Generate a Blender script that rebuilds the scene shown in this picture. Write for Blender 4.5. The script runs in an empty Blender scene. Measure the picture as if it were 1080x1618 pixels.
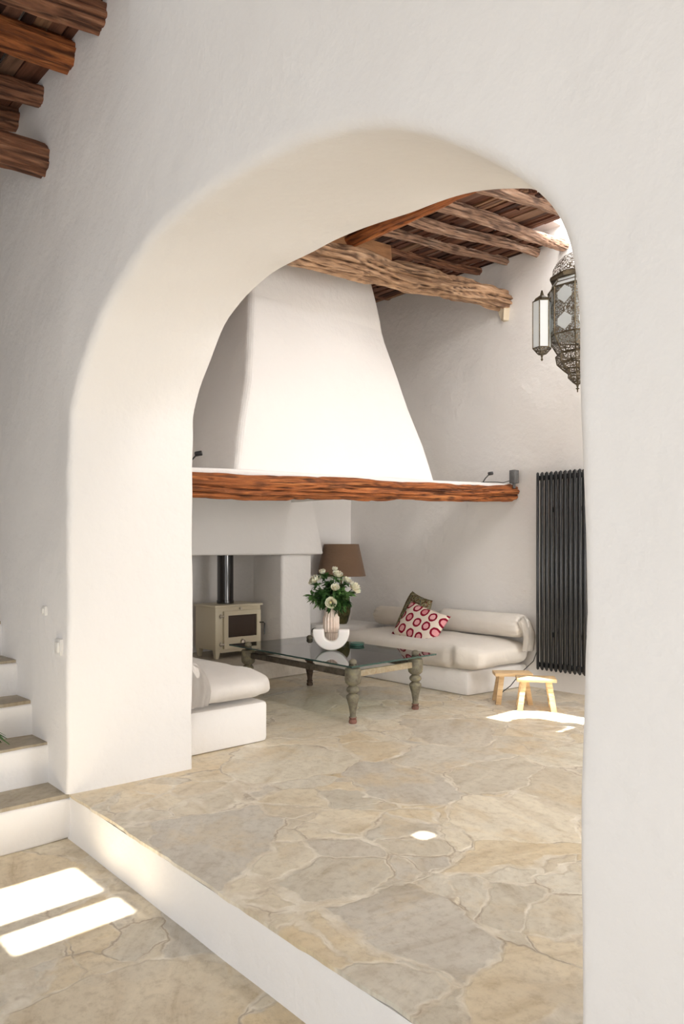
import bpy, bmesh, math, random
from mathutils import Vector, Matrix, noise
R = math.radians
random.seed(7)
scn = bpy.context.scene
COL = scn.collection

# ------------------------------------------------------------------ camera, light, exposure
# world frame: x runs along the arch wall (to the right), y runs through the arch into the hearth room
cd = bpy.data.cameras.new('camera'); cam = bpy.data.objects.new('camera', cd); COL.objects.link(cam)
cam.location = (0, 0, 1.24); cam.rotation_euler = (R(90), 0, R(47))
cd.sensor_width = 36; cd.lens = 1150 / 1618 * 36; cd.shift_y = 61 / 1618; cd.clip_start = .05; cd.clip_end = 200
scn.camera = cam
scn.view_settings.view_transform = 'Standard'; scn.view_settings.look = 'None'
scn.view_settings.exposure = 0.12; scn.view_settings.gamma = 1
scn.cycles.max_bounces = 10; scn.cycles.diffuse_bounces = 6; scn.cycles.transparent_max_bounces = 16
scn.cycles.sample_clamp_indirect = 6

w = bpy.data.worlds.new('sky'); scn.world = w; w.use_nodes = True
wb = w.node_tree.nodes['Background']; wb.inputs[0].default_value = (.86, .93, 1, 1); wb.inputs[1].default_value = 1.2

SUN_SHIFT = (-.40, -.05, -3.95)          # the way the sunlight travels
def light(name, kind, loc, direction, energy, color=(1, 1, 1), size=None):
    l = bpy.data.lights.new(name, kind); l.energy = energy; l.color = color
    o = bpy.data.objects.new(name, l); COL.objects.link(o); o.location = loc
    o.rotation_euler = Vector(direction).to_track_quat('-Z', 'Y').to_euler()
    if size:
        l.shape = 'RECTANGLE'; l.size, l.size_y = size
    return o
s = light('sun', 'SUN', (0, 0, 8), SUN_SHIFT, 26, (1, .95, .86)); s.data.angle = R(.6)
light('garden_door_daylight', 'AREA', (4.5, 3.4, 1.15), (-1, .05, 0), 228, (1, .955, .905), (2.8, 2.6))
light('added_ceiling_fill', 'AREA', (-1.15, 3.0, 4.0), (-.08, .6, -1), 78, (1, .975, .955), (1.6, 1.1))  # added fill under the closed slab, no rooflight opening above it
light('terrace_door_daylight', 'AREA', (-1.0, -2.55, .75), (0, 1, 0), 38, (1, .985, .975), (4.0, 1.8))
light('added_side_fill', 'AREA', (2.18, -.9, .95), (-1, 0, 0), 25, (1, .98, .965), (2.0, 2.2))  # added unseen fill that brightens the stair risers

# ------------------------------------------------------------------ helpers
def link(name, data, parent=None):
    o = bpy.data.objects.new(name, data); COL.objects.link(o)
    if parent: o.parent = parent
    return o

def tag(o, label=None, cat=None, group=None, kind=None):
    if label: o['label'] = label
    if cat: o['category'] = cat
    if group: o['group'] = group
    if kind: o['kind'] = kind
    return o

def empty(name, loc, label, cat, group=None, rz=0):
    o = link(name, None); o.location = loc; o.rotation_euler = (0, 0, rz); o.empty_display_size = .1
    return tag(o, label, cat, group)

def build(name, bm, m, parent=None, local=False, smooth=40, label=None):
    """one mesh object; world coordinates are shifted to the parent unless local"""
    if parent is not None and not local:
        off = Vector(parent.location)
        if parent.parent: off = off + Vector(parent.parent.location)
        bmesh.ops.translate(bm, verts=bm.verts, vec=-off)
    bmesh.ops.recalc_face_normals(bm, faces=bm.faces)
    me = bpy.data.meshes.new(name); bm.to_mesh(me); bm.free()
    me.materials.append(m)
    if smooth:
        for p in me.polygons: p.use_smooth = True
        me.set_sharp_from_angle(angle=R(smooth))
    o = link(name, me, parent)
    if label: o['label'] = label
    return o

def struct(name, bm, m, smooth=40):
    return tag(build(name, bm, m, None, smooth=smooth), kind='structure')

def copy_tree(o, parent=None):
    c = o.copy(); COL.objects.link(c)
    if parent: c.parent = parent
    for ch in list(o.children): copy_tree(ch, c)
    return c

def box(bm, lo, hi, bev=0, seg=2):
    x0, y0, z0 = lo; x1, y1, z1 = hi
    vs = [bm.verts.new(p) for p in ((x0,y0,z0),(x1,y0,z0),(x1,y1,z0),(x0,y1,z0),(x0,y0,z1),(x1,y0,z1),(x1,y1,z1),(x0,y1,z1))]
    fs = [bm.faces.new([vs[i] for i in f]) for f in ((3,2,1,0),(4,5,6,7),(0,1,5,4),(1,2,6,5),(2,3,7,6),(3,0,4,7))]
    if bev:
        es = {e for f in fs for e in f.edges}
        bmesh.ops.bevel(bm, geom=list(es), offset=bev, segments=seg, profile=.5, affect='EDGES')
    return bm

def hexa(bm, pts, bev=0, seg=2):
    """eight corners: bottom four round, then top four round"""
    vs = [bm.verts.new(p) for p in pts]
    fs = [bm.faces.new([vs[i] for i in f]) for f in ((3,2,1,0),(4,5,6,7),(0,1,5,4),(1,2,6,5),(2,3,7,6),(3,0,4,7))]
    if bev:
        es = {e for f in fs for e in f.edges}
        bmesh.ops.bevel(bm, geom=list(es), offset=bev, segments=seg, profile=.5, affect='EDGES')
    return bm

def prism(bm, poly, z0, z1, bev=0):
    a = [bm.verts.new((x, y, z0)) for x, y in poly]; b = [bm.verts.new((x, y, z1)) for x, y in poly]
    n = len(poly); fs = [bm.faces.new(a[::-1]), bm.faces.new(b)]
    for i in range(n): fs.append(bm.faces.new((a[i], a[(i+1) % n], b[(i+1) % n], b[i])))
    if bev:
        es = {e for f in fs for e in f.edges}
        bmesh.ops.bevel(bm, geom=list(es), offset=bev, segments=2, profile=.5, affect='EDGES')
    return bm

def lathe(bm, prof, c=(0, 0, 0), n=24, rfun=None):
    rows = []
    for r, z in prof:
        row = []
        for i in range(n):
            a = 2 * math.pi * i / n
            rr = r * (rfun(a, z) if rfun else 1)
            row.append(bm.verts.new((c[0] + rr * math.cos(a), c[1] + rr * math.sin(a), c[2] + z)))
        rows.append(row)
    for p, q in zip(rows, rows[1:]):
        for i in range(n): bm.faces.new((p[i], p[(i+1) % n], q[(i+1) % n], q[i]))
    if prof[0][0] > 1e-6: bm.faces.new(rows[0][::-1])
    if prof[-1][0] > 1e-6: bm.faces.new(rows[-1])
    return bm

def tube(bm, pts, r, n=10):
    pts = [Vector(p) for p in pts]; rows = []
    up = Vector((0, 0, 1))
    for i, p in enumerate(pts):
        t = (pts[min(i+1, len(pts)-1)] - pts[max(i-1, 0)]).normalized()
        a = t.cross(up if abs(t.z) < .95 else Vector((1, 0, 0))).normalized(); b = t.cross(a)
        rr = r[i] if isinstance(r, (list, tuple)) else r
        rows.append([bm.verts.new(p + (a * math.cos(2*math.pi*k/n) + b * math.sin(2*math.pi*k/n)) * rr) for k in range(n)])
    for p, q in zip(rows, rows[1:]):
        for i in range(n): bm.faces.new((p[i], p[(i+1) % n], q[(i+1) % n], q[i]))
    bm.faces.new(rows[0][::-1]); bm.faces.new(rows[-1])
    return bm

def fbm(p, o=3):
    v, a = 0, 1
    p = Vector(p)
    for _ in range(o):
        v += a * noise.noise(p); p = p * 2.03; a *= .5
    return v

def wobble(bm, amp, scale, seed=0):
    for v in bm.verts:
        n = noise.noise_vector(v.co * scale + Vector((seed, seed * 1.7, 0)))
        v.co += n * amp

def rot_box(bm, c, size, rz, bev=.0):
    b = bmesh.new(); box(b, (-size[0]/2, -size[1]/2, -size[2]/2), tuple(x/2 for x in size), bev)
    b.transform(Matrix.Translation(c) @ Matrix.Rotation(rz, 4, 'Z'))
    me = bpy.data.meshes.new('tmp'); b.to_mesh(me); b.free(); bm.from_mesh(me); bpy.data.meshes.remove(me)
    return bm

# ------------------------------------------------------------------ materials
def mat(name, color, rough=.5, metal=0, spec=.5):
    m = bpy.data.materials.new(name); m.use_nodes = True
    b = m.node_tree.nodes['Principled BSDF']
    b.inputs['Base Color'].default_value = (*color, 1); b.inputs['Roughness'].default_value = rough
    b.inputs['Metallic'].default_value = metal; b.inputs['Specular IOR Level'].default_value = spec
    return m
class N:
    def __init__(s, m):
        s.t = m.node_tree; s.b = s.t.nodes['Principled BSDF']; s.out = s.t.nodes['Material Output']
    def n(s, kind, **kw):
        x = s.t.nodes.new(kind)
        for k, v in kw.items():
            if k in x.inputs: x.inputs[k].default_value = v
            else: setattr(x, k, v)
        return x
    def l(s, a, b): s.t.links.new(a, b)
    def coord(s, scale=(1, 1, 1), which='Object'):
        c = s.n('ShaderNodeTexCoord'); mp = s.n('ShaderNodeMapping'); mp.inputs['Scale'].default_value = scale
        s.l(c.outputs[which], mp.inputs[0]); return mp.outputs[0]
    def ramp(s, fac, stops):
        r = s.n('ShaderNodeValToRGB'); e = r.color_ramp.elements
        while len(e) > 1: e.remove(e[-1])
        e[0].position = stops[0][0]; e[0].color = (*stops[0][1], 1)
        for p, c in stops[1:]:
            k = e.new(p); k.color = (*c, 1)
        s.l(fac, r.inputs[0]); return r.outputs[0]
    def noise(s, vec, scale, detail=4, rough=.5, dist=0):
        x = s.n('ShaderNodeTexNoise', Scale=scale, Detail=detail, Roughness=rough, Distortion=dist); s.l(vec, x.inputs['Vector']); return x
    def math(s, op, a, b=None):
        x = s.n('ShaderNodeMath', operation=op)
        for i, v in enumerate((a, b)):
            if v is None: continue
            if hasattr(v, 'links'): s.l(v, x.inputs[i])
            else: x.inputs[i].default_value = v
        return x.outputs[0]
    def mix(s, fac, a, b, blend='MIX'):
        x = s.n('ShaderNodeMix', data_type='RGBA', blend_type=blend)
        for i, v in ((0, fac), (6, a), (7, b)):
            if hasattr(v, 'links'): s.l(v, x.inputs[i])
            else: x.inputs[i].default_value = v if i == 0 else (*v, 1)
        return x.outputs[2]
    def bump(s, h, strength, dist=.02):
        x = s.n('ShaderNodeBump', Strength=strength, Distance=dist); s.l(h, x.inputs['Height']); s.l(x.outputs[0], s.b.inputs['Normal']); return x

def plaster(name, c=(.85, .826, .803)):
    m = mat(name, c, .85, spec=.2); k = N(m); v = k.coord()
    a = k.noise(v, 2.2, 5, .55); b = k.noise(v, 14, 4, .6)
    h = k.math('ADD', a.outputs[0], k.math('MULTIPLY', b.outputs[0], .22))
    k.bump(h, .58, .045)
    col = k.ramp(k.noise(v, 1.1, 3).outputs[0], [(.3, tuple(x * .965 for x in c)), (.7, c)])
    k.l(col, k.b.inputs['Base Color']); return m
M_WALL = plaster('lime_plaster')

def stone(name, scale=1.75, tint=1.0):
    m = mat(name, (.5, .42, .3), .42, spec=.4); k = N(m); v = k.coord((1, 1, 0))
    def warp(src, sc, amt):
        d = k.noise(v, sc, 4, .6); o = k.n('ShaderNodeVectorMath', operation='SCALE'); k.l(d.outputs['Color'], o.inputs[0]); o.inputs['Scale'].default_value = amt
        q = k.n('ShaderNodeVectorMath', operation='ADD'); k.l(src, q.inputs[0]); k.l(o.outputs[0], q.inputs[1]); return q.outputs[0]
    wv = warp(warp(v, 1.5, .34), 6.5, .085)
    def vor(sc):
        f = k.n('ShaderNodeTexVoronoi', feature='F1', Scale=sc, Randomness=1.0); e = k.n('ShaderNodeTexVoronoi', feature='DISTANCE_TO_EDGE', Scale=sc, Randomness=1.0)
        k.l(wv, f.inputs['Vector']); k.l(wv, e.inputs['Vector'])
        q = k.n('ShaderNodeSeparateColor'); k.l(f.outputs['Color'], q.inputs[0])
        return q.outputs, k.math('DIVIDE', e.outputs['Distance'], sc)
    c1_, e1 = vor(scale); c2_, e2 = vor(scale * 2.1)
    small = k.math('GREATER_THAN', c1_[1], .58)            # some of the big slabs are broken into smaller stones
    def sel(a, b): return k.math('ADD', k.math('MULTIPLY', a, k.math('SUBTRACT', 1.0, small)), k.math('MULTIPLY', b, small))
    rnd_ = sel(c1_[0], c2_[0]); ang0 = sel(c1_[2], c2_[2]); ed = sel(e1, k.math('MINIMUM', e1, e2))
    T = lambda *c: tuple(x * tint for x in c)
    cell = k.ramp(rnd_, [(0, T(.54, .47, .36)), (.15, T(.49, .455, .385)), (.3, T(.61, .55, .44)), (.45, T(.56, .47, .33)), (.6, T(.60, .56, .47)), (.75, T(.47, .44, .39)), (.88, T(.58, .50, .37)), (1, T(.64, .59, .49))])
    ang = k.math('MULTIPLY', ang0, 2.2)
    vr = k.n('ShaderNodeVectorRotate', rotation_type='Z_AXIS'); k.l(v, vr.inputs['Vector']); k.l(ang, vr.inputs['Angle'])
    mp = k.n('ShaderNodeMapping'); mp.inputs['Scale'].default_value = (1.2, 3.4, 1); k.l(vr.outputs[0], mp.inputs[0])
    st = k.noise(mp.outputs[0], 1.9, 7, .6, .9)
    col = k.mix(.85, cell, k.ramp(st.outputs[0], [(.30, (.74, .68, .58)), (.42, (.93, .90, .86)), (.52, (1, .99, .97)), (.62, (1.08, 1.07, 1.05)), (.74, (.98, .90, .76))]), 'MULTIPLY')
    pt = k.noise(v, 2.4, 5, .62); col = k.mix(k.math('MULTIPLY', k.ramp(pt.outputs[0], [(.52, (0, 0, 0)), (.66, (1, 1, 1))]), .55), col, T(.55, .43, .26))
    pg_ = k.noise(v, 1.7, 4, .6, .5); col = k.mix(k.math('MULTIPLY', k.ramp(pg_.outputs[0], [(.55, (0, 0, 0)), (.68, (1, 1, 1))]), .45), col, T(.50, .475, .42))
    sp = k.noise(v, 24, 6, .72); col = k.mix(.65, col, k.ramp(sp.outputs[0], [(.36, (.76, .72, .66)), (.5, (1, 1, 1)), (.68, (1.1, 1.09, 1.07))]), 'MULTIPLY')
    jn = k.noise(v, 2.1, 4, .6); wid = k.math('MULTIPLY', k.math('SUBTRACT', jn.outputs[0], .40), .085)
    edge = k.math('SUBTRACT', wid, ed); jm = k.n('ShaderNodeMapRange'); k.l(edge, jm.inputs[0])
    jm.inputs[1].default_value = -.008; jm.inputs[2].default_value = .004
    jc = k.ramp(k.noise(v, 9, 5, .65).outputs[0], [(.35, T(.50, .43, .33)), (.5, T(.60, .54, .44)), (.66, T(.72, .67, .58))])
    col = k.mix(k.math('MULTIPLY', jm.outputs[0], .8), col, jc)
    cr = k.n('ShaderNodeMapRange'); k.l(ed, cr.inputs[0]); cr.inputs[1].default_value = .007; cr.inputs[2].default_value = .001
    cn = k.ramp(k.noise(v, 3.3, 4, .6).outputs[0], [(.50, (0, 0, 0)), (.58, (1, 1, 1))])
    col = k.mix(k.math('MULTIPLY', k.math('MULTIPLY', cr.outputs[0], cn), .7), col, T(.25, .19, .13))
    k.l(col, k.b.inputs['Base Color'])
    h = k.math('ADD', k.math('MULTIPLY', st.outputs[0], .8), k.math('ADD', k.math('MULTIPLY', jm.outputs[0], -.35), k.math('MULTIPLY', sp.outputs[0], .2)))
    k.bump(h, .45, .02)
    k.l(k.ramp(st.outputs[0], [(.3, (.5, .5, .5)), (.7, (.34, .34, .34))]), k.b.inputs['Roughness'])
    return m
M_STONE = stone('flagstone', 1.75, 1.16); M_TREAD = stone('tread_stone', 1.3, .66)

def bark(name, light_, mid, dark, sc=(1.7, 19, 19), rough=.65):
    m = mat(name, mid, rough, spec=.3); k = N(m); v = k.coord(sc)
    a = k.noise(v, 1.0, 7, .65, .8); b = k.noise(k.coord((4, 42, 42)), 1.2, 4, .6, 1.0)
    big = k.noise(k.coord((1.4, 4, 4)), 1, 3)
    f = k.math('ADD', k.math('MULTIPLY', a.outputs[0], .62), k.math('MULTIPLY', b.outputs[0], .38))
    col = k.ramp(f, [(.33, dark), (.43, tuple((x + y) / 2 for x, y in zip(dark, mid))), (.52, mid), (.66, light_)])
    col = k.mix(k.math('MULTIPLY', big.outputs[0], .45), col, mid)
    kv = k.n('ShaderNodeTexVoronoi', feature='F1', Scale=1.0, Randomness=1.0); k.l(k.coord((5, 11, 11)), kv.inputs['Vector'])
    kf = k.math('MULTIPLY', k.ramp(kv.outputs['Distance'], [(.16, (1, 1, 1)), (.34, (0, 0, 0))]), k.ramp(big.outputs[0], [(.48, (0, 0, 0)), (.58, (1, 1, 1))]))
    col = k.mix(k.math('MULTIPLY', kf, .7), col, dark)
    at = k.n('ShaderNodeAttribute', attribute_name='crack'); ck = k.n('ShaderNodeMath', operation='MULTIPLY', use_clamp=True); k.l(at.outputs['Fac'], ck.inputs[0]); k.l(k.ramp(a.outputs[0], [(.36, (.25, .25, .25)), (.58, (1.5, 1.5, 1.5))]), ck.inputs[1])
    col = k.mix(k.math('MULTIPLY', ck.outputs[0], .85), col, dark)
    k.l(col, k.b.inputs['Base Color']); k.bump(f, .9, .03); return m
M_MANTEL = bark('juniper_orange', (.60, .25, .085), (.41, .13, .038), (.06, .020, .010))
M_JOIST = bark('juniper_weathered', (.64, .49, .39), (.44, .265, .175), (.085, .042, .028), (1.7, 12, 12))
M_JOIST2 = bark('juniper_red', (.50, .28, .17), (.29, .125, .065), (.05, .02, .012))
M_MAIN = bark('juniper_pale', (.70, .51, .36), (.49, .30, .175), (.09, .042, .024), (1.5, 11, 11))
M_TIMBER = bark('sawn_timber', (.50, .29, .15), (.42, .21, .095), (.2, .09, .045), (1.5, 10, 10))
def planks(name):
    m = mat(name, (.14, .06, .04), .75, spec=.25); k = N(m)
    at = k.n('ShaderNodeAttribute', attribute_name='tone'); v = k.coord((2.5, 22, 10))
    a = k.noise(v, 1, 6, .65, .6)
    c = k.ramp(at.outputs['Fac'], [(0, (.055, .024, .017)), (.35, (.13, .052, .032)), (.65, (.19, .085, .05)), (.85, (.17, .10, .075)), (1, (.27, .15, .085))])
    c2 = k.mix(.8, c, k.ramp(a.outputs[0], [(.3, (.45, .42, .4)), (.6, (1.25, 1.2, 1.15))]), 'MULTIPLY')
    k.l(c2, k.b.inputs['Base Color']); k.bump(a.outputs[0], .7, .01); return m
M_PLANK = planks('split_juniper_slats')

def fabric(name, c, sc=160):
    m = mat(name, c, .9, spec=.15); k = N(m); v = k.coord()
    wv = k.noise(v, sc, 2); wr = k.noise(v, 5, 4, .55, .6)
    h = k.math('ADD', k.math('MULTIPLY', wv.outputs[0], .05), wr.outputs[0]); k.bump(h, .35, .03)
    k.l(k.ramp(wr.outputs[0], [(.3, tuple(x * .93 for x in c)), (.7, c)]), k.b.inputs['Base Color'])
    k.b.inputs['Sheen Weight'].default_value = .15; return m
M_SHEET = fabric('cream_linen', (.75, .70, .635)); M_BOLSTER_SHADED = fabric('shade_toned_linen', (.69, .63, .55)); M_COVER = fabric('grey_linen', (.70, .66, .62))  # the darker bolster linen has shade put into its colour

def patina(name, a, b, c, rough=.6):
    m = mat(name, a, rough, spec=.35); k = N(m); v = k.coord()
    n1 = k.noise(v, 18, 5, .65); n2 = k.noise(v, 55, 4, .6)
    f = k.math('ADD', k.math('MULTIPLY', n1.outputs[0], .7), k.math('MULTIPLY', n2.outputs[0], .3))
    k.l(k.ramp(f, [(.36, a), (.5, b), (.64, c)]), k.b.inputs['Base Color']); k.bump(f, .35, .006); return m
M_LEG = patina('verdigris_wood', (.095, .08, .055), (.165, .148, .105), (.235, .21, .125))
M_LEGD = patina('dark_wood', (.035, .022, .016), (.07, .045, .03), (.11, .075, .05))
M_FOOT = patina('worn_foot', (.10, .06, .045), (.20, .09, .065), (.30, .16, .12))
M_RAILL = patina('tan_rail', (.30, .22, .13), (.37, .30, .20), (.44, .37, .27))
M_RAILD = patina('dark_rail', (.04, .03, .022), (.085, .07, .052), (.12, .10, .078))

def thin_glass(name, tint, spec=1.0):
    m = mat(name, tint, 0); k = N(m)
    tr = k.n('ShaderNodeBsdfTransparent'); tr.inputs[0].default_value = (*tint, 1)
    gl = k.n('ShaderNodeBsdfGlossy', Roughness=.02); gl.inputs[0].default_value = (1, 1, 1, 1)
    fr = k.n('ShaderNodeFresnel', IOR=1.5); mx = k.n('ShaderNodeMixShader')
    k.l(k.math('MULTIPLY', fr.outputs[0], spec), mx.inputs[0]); k.l(tr.outputs[0], mx.inputs[1]); k.l(gl.outputs[0], mx.inputs[2]); k.l(mx.outputs[0], k.out.inputs[0]); return m
M_GLASS = thin_glass('table_glass', (.88, .94, .91)); M_GEDGE = mat('glass_edge', (.03, .07, .06), .15)
M_IVORY = mat('ivory_enamel', (.66, .59, .44), .38); M_DOORGLASS = mat('stove_glass', (.045, .028, .02), .06, spec=.7)
M_FLUE = mat('black_enamel', (.012, .010, .010), .10, spec=.8); M_STEEL = mat('brushed_steel', (.55, .5, .44), .3, 1); M_BLACK = mat('black_metal', (.015, .015, .016), .35)
M_RAD = mat('black_radiator_paint', (.016, .017, .019), .28, spec=.6)
M_VALVE = mat('bright_vent_plug', (.6, .6, .6), .3, 1)
M_ALAB = mat('white_alabaster', (.84, .80, .775), .55); M_ALAB.node_tree.nodes['Principled BSDF'].inputs['Subsurface Weight'].default_value = .1
M_VASE = patina('pink_beige_stoneware', (.70, .56, .47), (.77, .65, .56), (.82, .72, .64), .7)
M_DISH = mat('green_glazed_ceramic', (.075, .17, .135), .2)
M_SHADE = fabric('brown_linen_shade', (.20, .125, .08), 220)
M_LAMPB = patina('olive_glass', (.035, .035, .015), (.085, .08, .03), (.15, .12, .045), .12)
M_LEAF = patina('leaf_green', (.022, .065, .016), (.045, .115, .028), (.09, .19, .055), .45)
M_LEAF2 = patina('leaf_light', (.06, .15, .035), (.10, .21, .06), (.17, .30, .09), .45)
M_PETAL = mat('ivory_petal', (.86, .82, .66), .6); M_PETAL.node_tree.nodes['Principled BSDF'].inputs['Subsurface Weight'].default_value = .15
M_HEART = mat('yellow_heart', (.80, .72, .28), .6)
M_PINE = bark('pale_pine', (.80, .61, .38), (.74, .53, .30), (.56, .35, .17), (1.6, 16, 16), .5)
M_PLASTIC = mat('white_plastic', (.80, .78, .74), .35); M_GREYBOX = patina('grey_speaker', (.10, .10, .10), (.14, .14, .14), (.18, .18, .18))
M_TERRA = patina('terracotta', (.35, .15, .08), (.42, .19, .11), (.48, .25, .15))
M_IRON = mat('dark_damper_knob', (.05, .038, .028), .5)
M_BRASS = patina('aged_brass', (.06, .045, .03), (.10, .08, .052), (.17, .135, .085), .45); M_BRASS.node_tree.nodes['Principled BSDF'].inputs['Metallic'].default_value = .75

def filigree(name):
    m = mat(name, (.16, .13, .095), .45, .6); k = N(m); v = k.coord()
    vo = k.n('ShaderNodeTexVoronoi', feature='DISTANCE_TO_EDGE', Scale=62, Randomness=.9); k.l(v, vo.inputs['Vector'])
    hole = k.math('GREATER_THAN', vo.outputs['Distance'], .085)
    tr = k.n('ShaderNodeBsdfTransparent'); mx = k.n('ShaderNodeMixShader')
    k.l(hole, mx.inputs[0]); k.l(k.b.outputs[0], mx.inputs[1]); k.l(tr.outputs[0], mx.inputs[2]); k.l(mx.outputs[0], k.out.inputs[0]); return m
M_FILI = filigree('pierced_brass')
def frosted(name):
    m = mat(name, (.85, .87, .87), .25); b = m.node_tree.nodes['Principled BSDF']; k = N(m)
    tr = k.n('ShaderNodeBsdfTranslucent'); tr.inputs[0].default_value = (.85, .87, .87, 1); mx = k.n('ShaderNodeMixShader'); mx.inputs[0].default_value = .5
    k.l(b.outputs[0], mx.inputs[1]); k.l(tr.outputs[0], mx.inputs[2]); k.l(mx.outputs[0], k.out.inputs[0]); return m
M_FROST = frosted('frosted_glass')
M_OPAL = mat('opal_rooflight', (.9, .9, .9), .5)
_b = M_OPAL.node_tree.nodes['Principled BSDF']; _b.inputs['Emission Color'].default_value = (1, .99, .97, 1); _b.inputs['Emission Strength'].default_value = 11

def rings_fabric():
    m = mat('red_ring_ikat', (.7, .6, .52), .9, spec=.1); k = N(m); v = k.coord((1, 1, 0))
    dn = k.noise(v, 38, 3); of = k.n('ShaderNodeVectorMath', operation='SCALE'); k.l(dn.outputs['Color'], of.inputs[0]); of.inputs['Scale'].default_value = .012
    ad = k.n('ShaderNodeVectorMath', operation='ADD'); k.l(v, ad.inputs[0]); k.l(of.outputs[0], ad.inputs[1])
    mp = k.n('ShaderNodeMapping'); mp.inputs['Scale'].default_value = (1.0, .92, 1); mp.inputs['Rotation'].default_value = (0, 0, R(6)); k.l(ad.outputs[0], mp.inputs[0])
    vo = k.n('ShaderNodeTexVoronoi', feature='F1', Scale=9.2, Randomness=.12); k.l(mp.outputs[0], vo.inputs['Vector'])
    sp = k.n('ShaderNodeSeparateColor'); k.l(vo.outputs['Color'], sp.inputs[0])
    inner = k.ramp(sp.outputs[0], [(0, (.66, .27, .29)), (.45, (.56, .10, .15)), (.75, (.74, .40, .42)), (1, (.62, .16, .2))])
    hatch = k.noise(k.coord((1, 1, 1)), 130, 2); inner = k.mix(k.math('MULTIPLY', hatch.outputs[0], .5), inner, (.78, .58, .54))
    d = vo.outputs['Distance']
    a = k.mix(k.math('GREATER_THAN', d, .24), inner, (.22, .008, .025)); c = k.mix(k.math('GREATER_THAN', d, .40), a, (.72, .62, .53))
    k.l(c, k.b.inputs['Base Color']); k.bump(k.noise(v, 200, 2).outputs[0], .2, .004); return m
M_RINGS = rings_fabric()
def paisley():
    m = mat('olive_paisley', (.2, .17, .09), .9, spec=.1); k = N(m); v = k.coord()
    a = k.n('ShaderNodeTexVoronoi', feature='SMOOTH_F1', Scale=8, Randomness=.8); k.l(v, a.inputs['Vector'])
    n1 = k.noise(v, 9, 3, .5, 2.2)
    f = k.math('FRACT', k.math('MULTIPLY', k.math('ADD', a.outputs['Distance'], n1.outputs[0]), 3.2))
    c = k.ramp(f, [(0, (.055, .065, .03)), (.22, (.19, .165, .075)), (.36, (.52, .42, .26)), (.5, (.05, .075, .035)), (.62, (.10, .14, .15)), (.74, (.34, .27, .15)), (.86, (.15, .05, .03)), (1, (.05, .06, .03))])
    k.l(c, k.b.inputs['Base Color']); return m
M_PAISLEY = paisley(); M_BACKING = fabric('olive_backing', (.16, .14, .07))
# 2. ------------------------------------------------------------------ the setting
FL = -.225                                         # lower floor
YW, YB, YR = 1.5, 2.2, 5.78                        # arch wall front and back, radiator wall
XL = -6.05                                         # hearth wall
TOP = 4.1

# floors
bm = bmesh.new()
nx = 90
top = []; bot = []
for i in range(nx + 1):                            # the raised floor's stone edge wanders a little along the step
    x = -3.66 + i * (1.5 + 3.66) / nx
    y = 1.515 - (x + 3.66) * .0262 + .014 * noise.noise(Vector((x * 4, 0, 3))) + .007 * noise.noise(Vector((x * 15, 0, 3)))
    top.append((x, y))
poly = top + [(1.5, 5.9), (-6.9, 5.9), (-6.9, 1.62), (-3.66, 1.62)]
prism(bm, poly, -.014, 0)
struct('floor', bm, M_STONE, 0)
bm = bmesh.new(); box(bm, (-7.4, -2.7, FL - .1), (2.3, 1.6, FL)); struct('floor_lower', bm, M_STONE, 0)
bm = bmesh.new()                                   # white plastered riser under the stone edge
rows = []
for i in range(nx + 1):
    x, y = top[i]
    r = []
    for z, dy in ((FL - .02, -.012), (FL + .03, -.004), (-.12, 0), (-.045, .0), (-.017, .004), (-.015, .2)):
        r.append(bm.verts.new((x, 1.515 - (x + 3.66) * .0262 + dy + .004 * noise.noise(Vector((x * 2.5, z * 4, 1))), z)))
    rows.append(r)
for p, q in zip(rows, rows[1:]):
    for i in range(5): bm.faces.new((p[i], q[i], q[i+1], p[i+1]))
struct('trim_1', bm, M_WALL)

# the arch wall: rings from the rectangle's rim to the arch edge, a soft lip, the reveal, and back again
FRONT = [(-3.655,0),(-3.65,.5),(-3.645,1.0),(-3.64,1.5),(-3.625,1.85),(-3.58,2.0),(-3.45,2.18),(-3.25,2.36),(-3.0,2.48),(-2.72,2.555),(-2.4,2.592),(-2.1,2.592),(-1.8,2.56),(-1.55,2.495),(-1.35,2.405),(-1.15,2.28),(-1.0,2.15),(-.9,2.01),(-.85,1.83),(-.835,1.6),(-.83,1.1),(-.83,.5),(-.83,0)]
BACK = [(-3.60,0),(-3.598,.5),(-3.595,1.0),(-3.595,1.5),(-3.59,1.87),(-3.57,2.04),(-3.43,2.25),(-3.22,2.465),(-2.9,2.59),(-2.6,2.615),(-2.3,2.62),(-2.0,2.60),(-1.72,2.573),(-1.5,2.52),(-1.34,2.455),(-1.15,2.33),(-1.0,2.19),(-.9,2.03),(-.85,1.84),(-.83,1.6),(-.825,1.1),(-.82,.5),(-.82,0)]
def smooth_curve(P, sub=6):
    out = []
    n = len(P)
    for i in range(n - 1):
        p0, p1, p2, p3 = P[max(i-1, 0)], P[i], P[i+1], P[min(i+2, n-1)]
        for k in range(sub):
            t = k / sub
            out.append(tuple(.5 * (2*p1[a] + (p2[a]-p0[a])*t + (2*p0[a]-5*p1[a]+4*p2[a]-p3[a])*t*t + (3*p1[a]-p0[a]-3*p2[a]+p3[a])*t**3) for a in (0, 1)))
    out.append(P[-1]); return out
CF, CB = smooth_curve(FRONT), smooth_curve(BACK)
NC = len(CF)
def normals(C):
    out = []
    for i in range(NC):
        a = Vector(C[max(i-1, 0)]); b = Vector(C[min(i+1, NC-1)]); t = (b - a).normalized()
        out.append(Vector((-t.y, t.x)))             # points away from the opening
    out[0] = Vector((-1, 0)); out[-1] = Vector((1, 0)); return out
NF, NB = normals(CF), normals(CB)
X0, X1 = -7.4, 2.3
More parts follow.
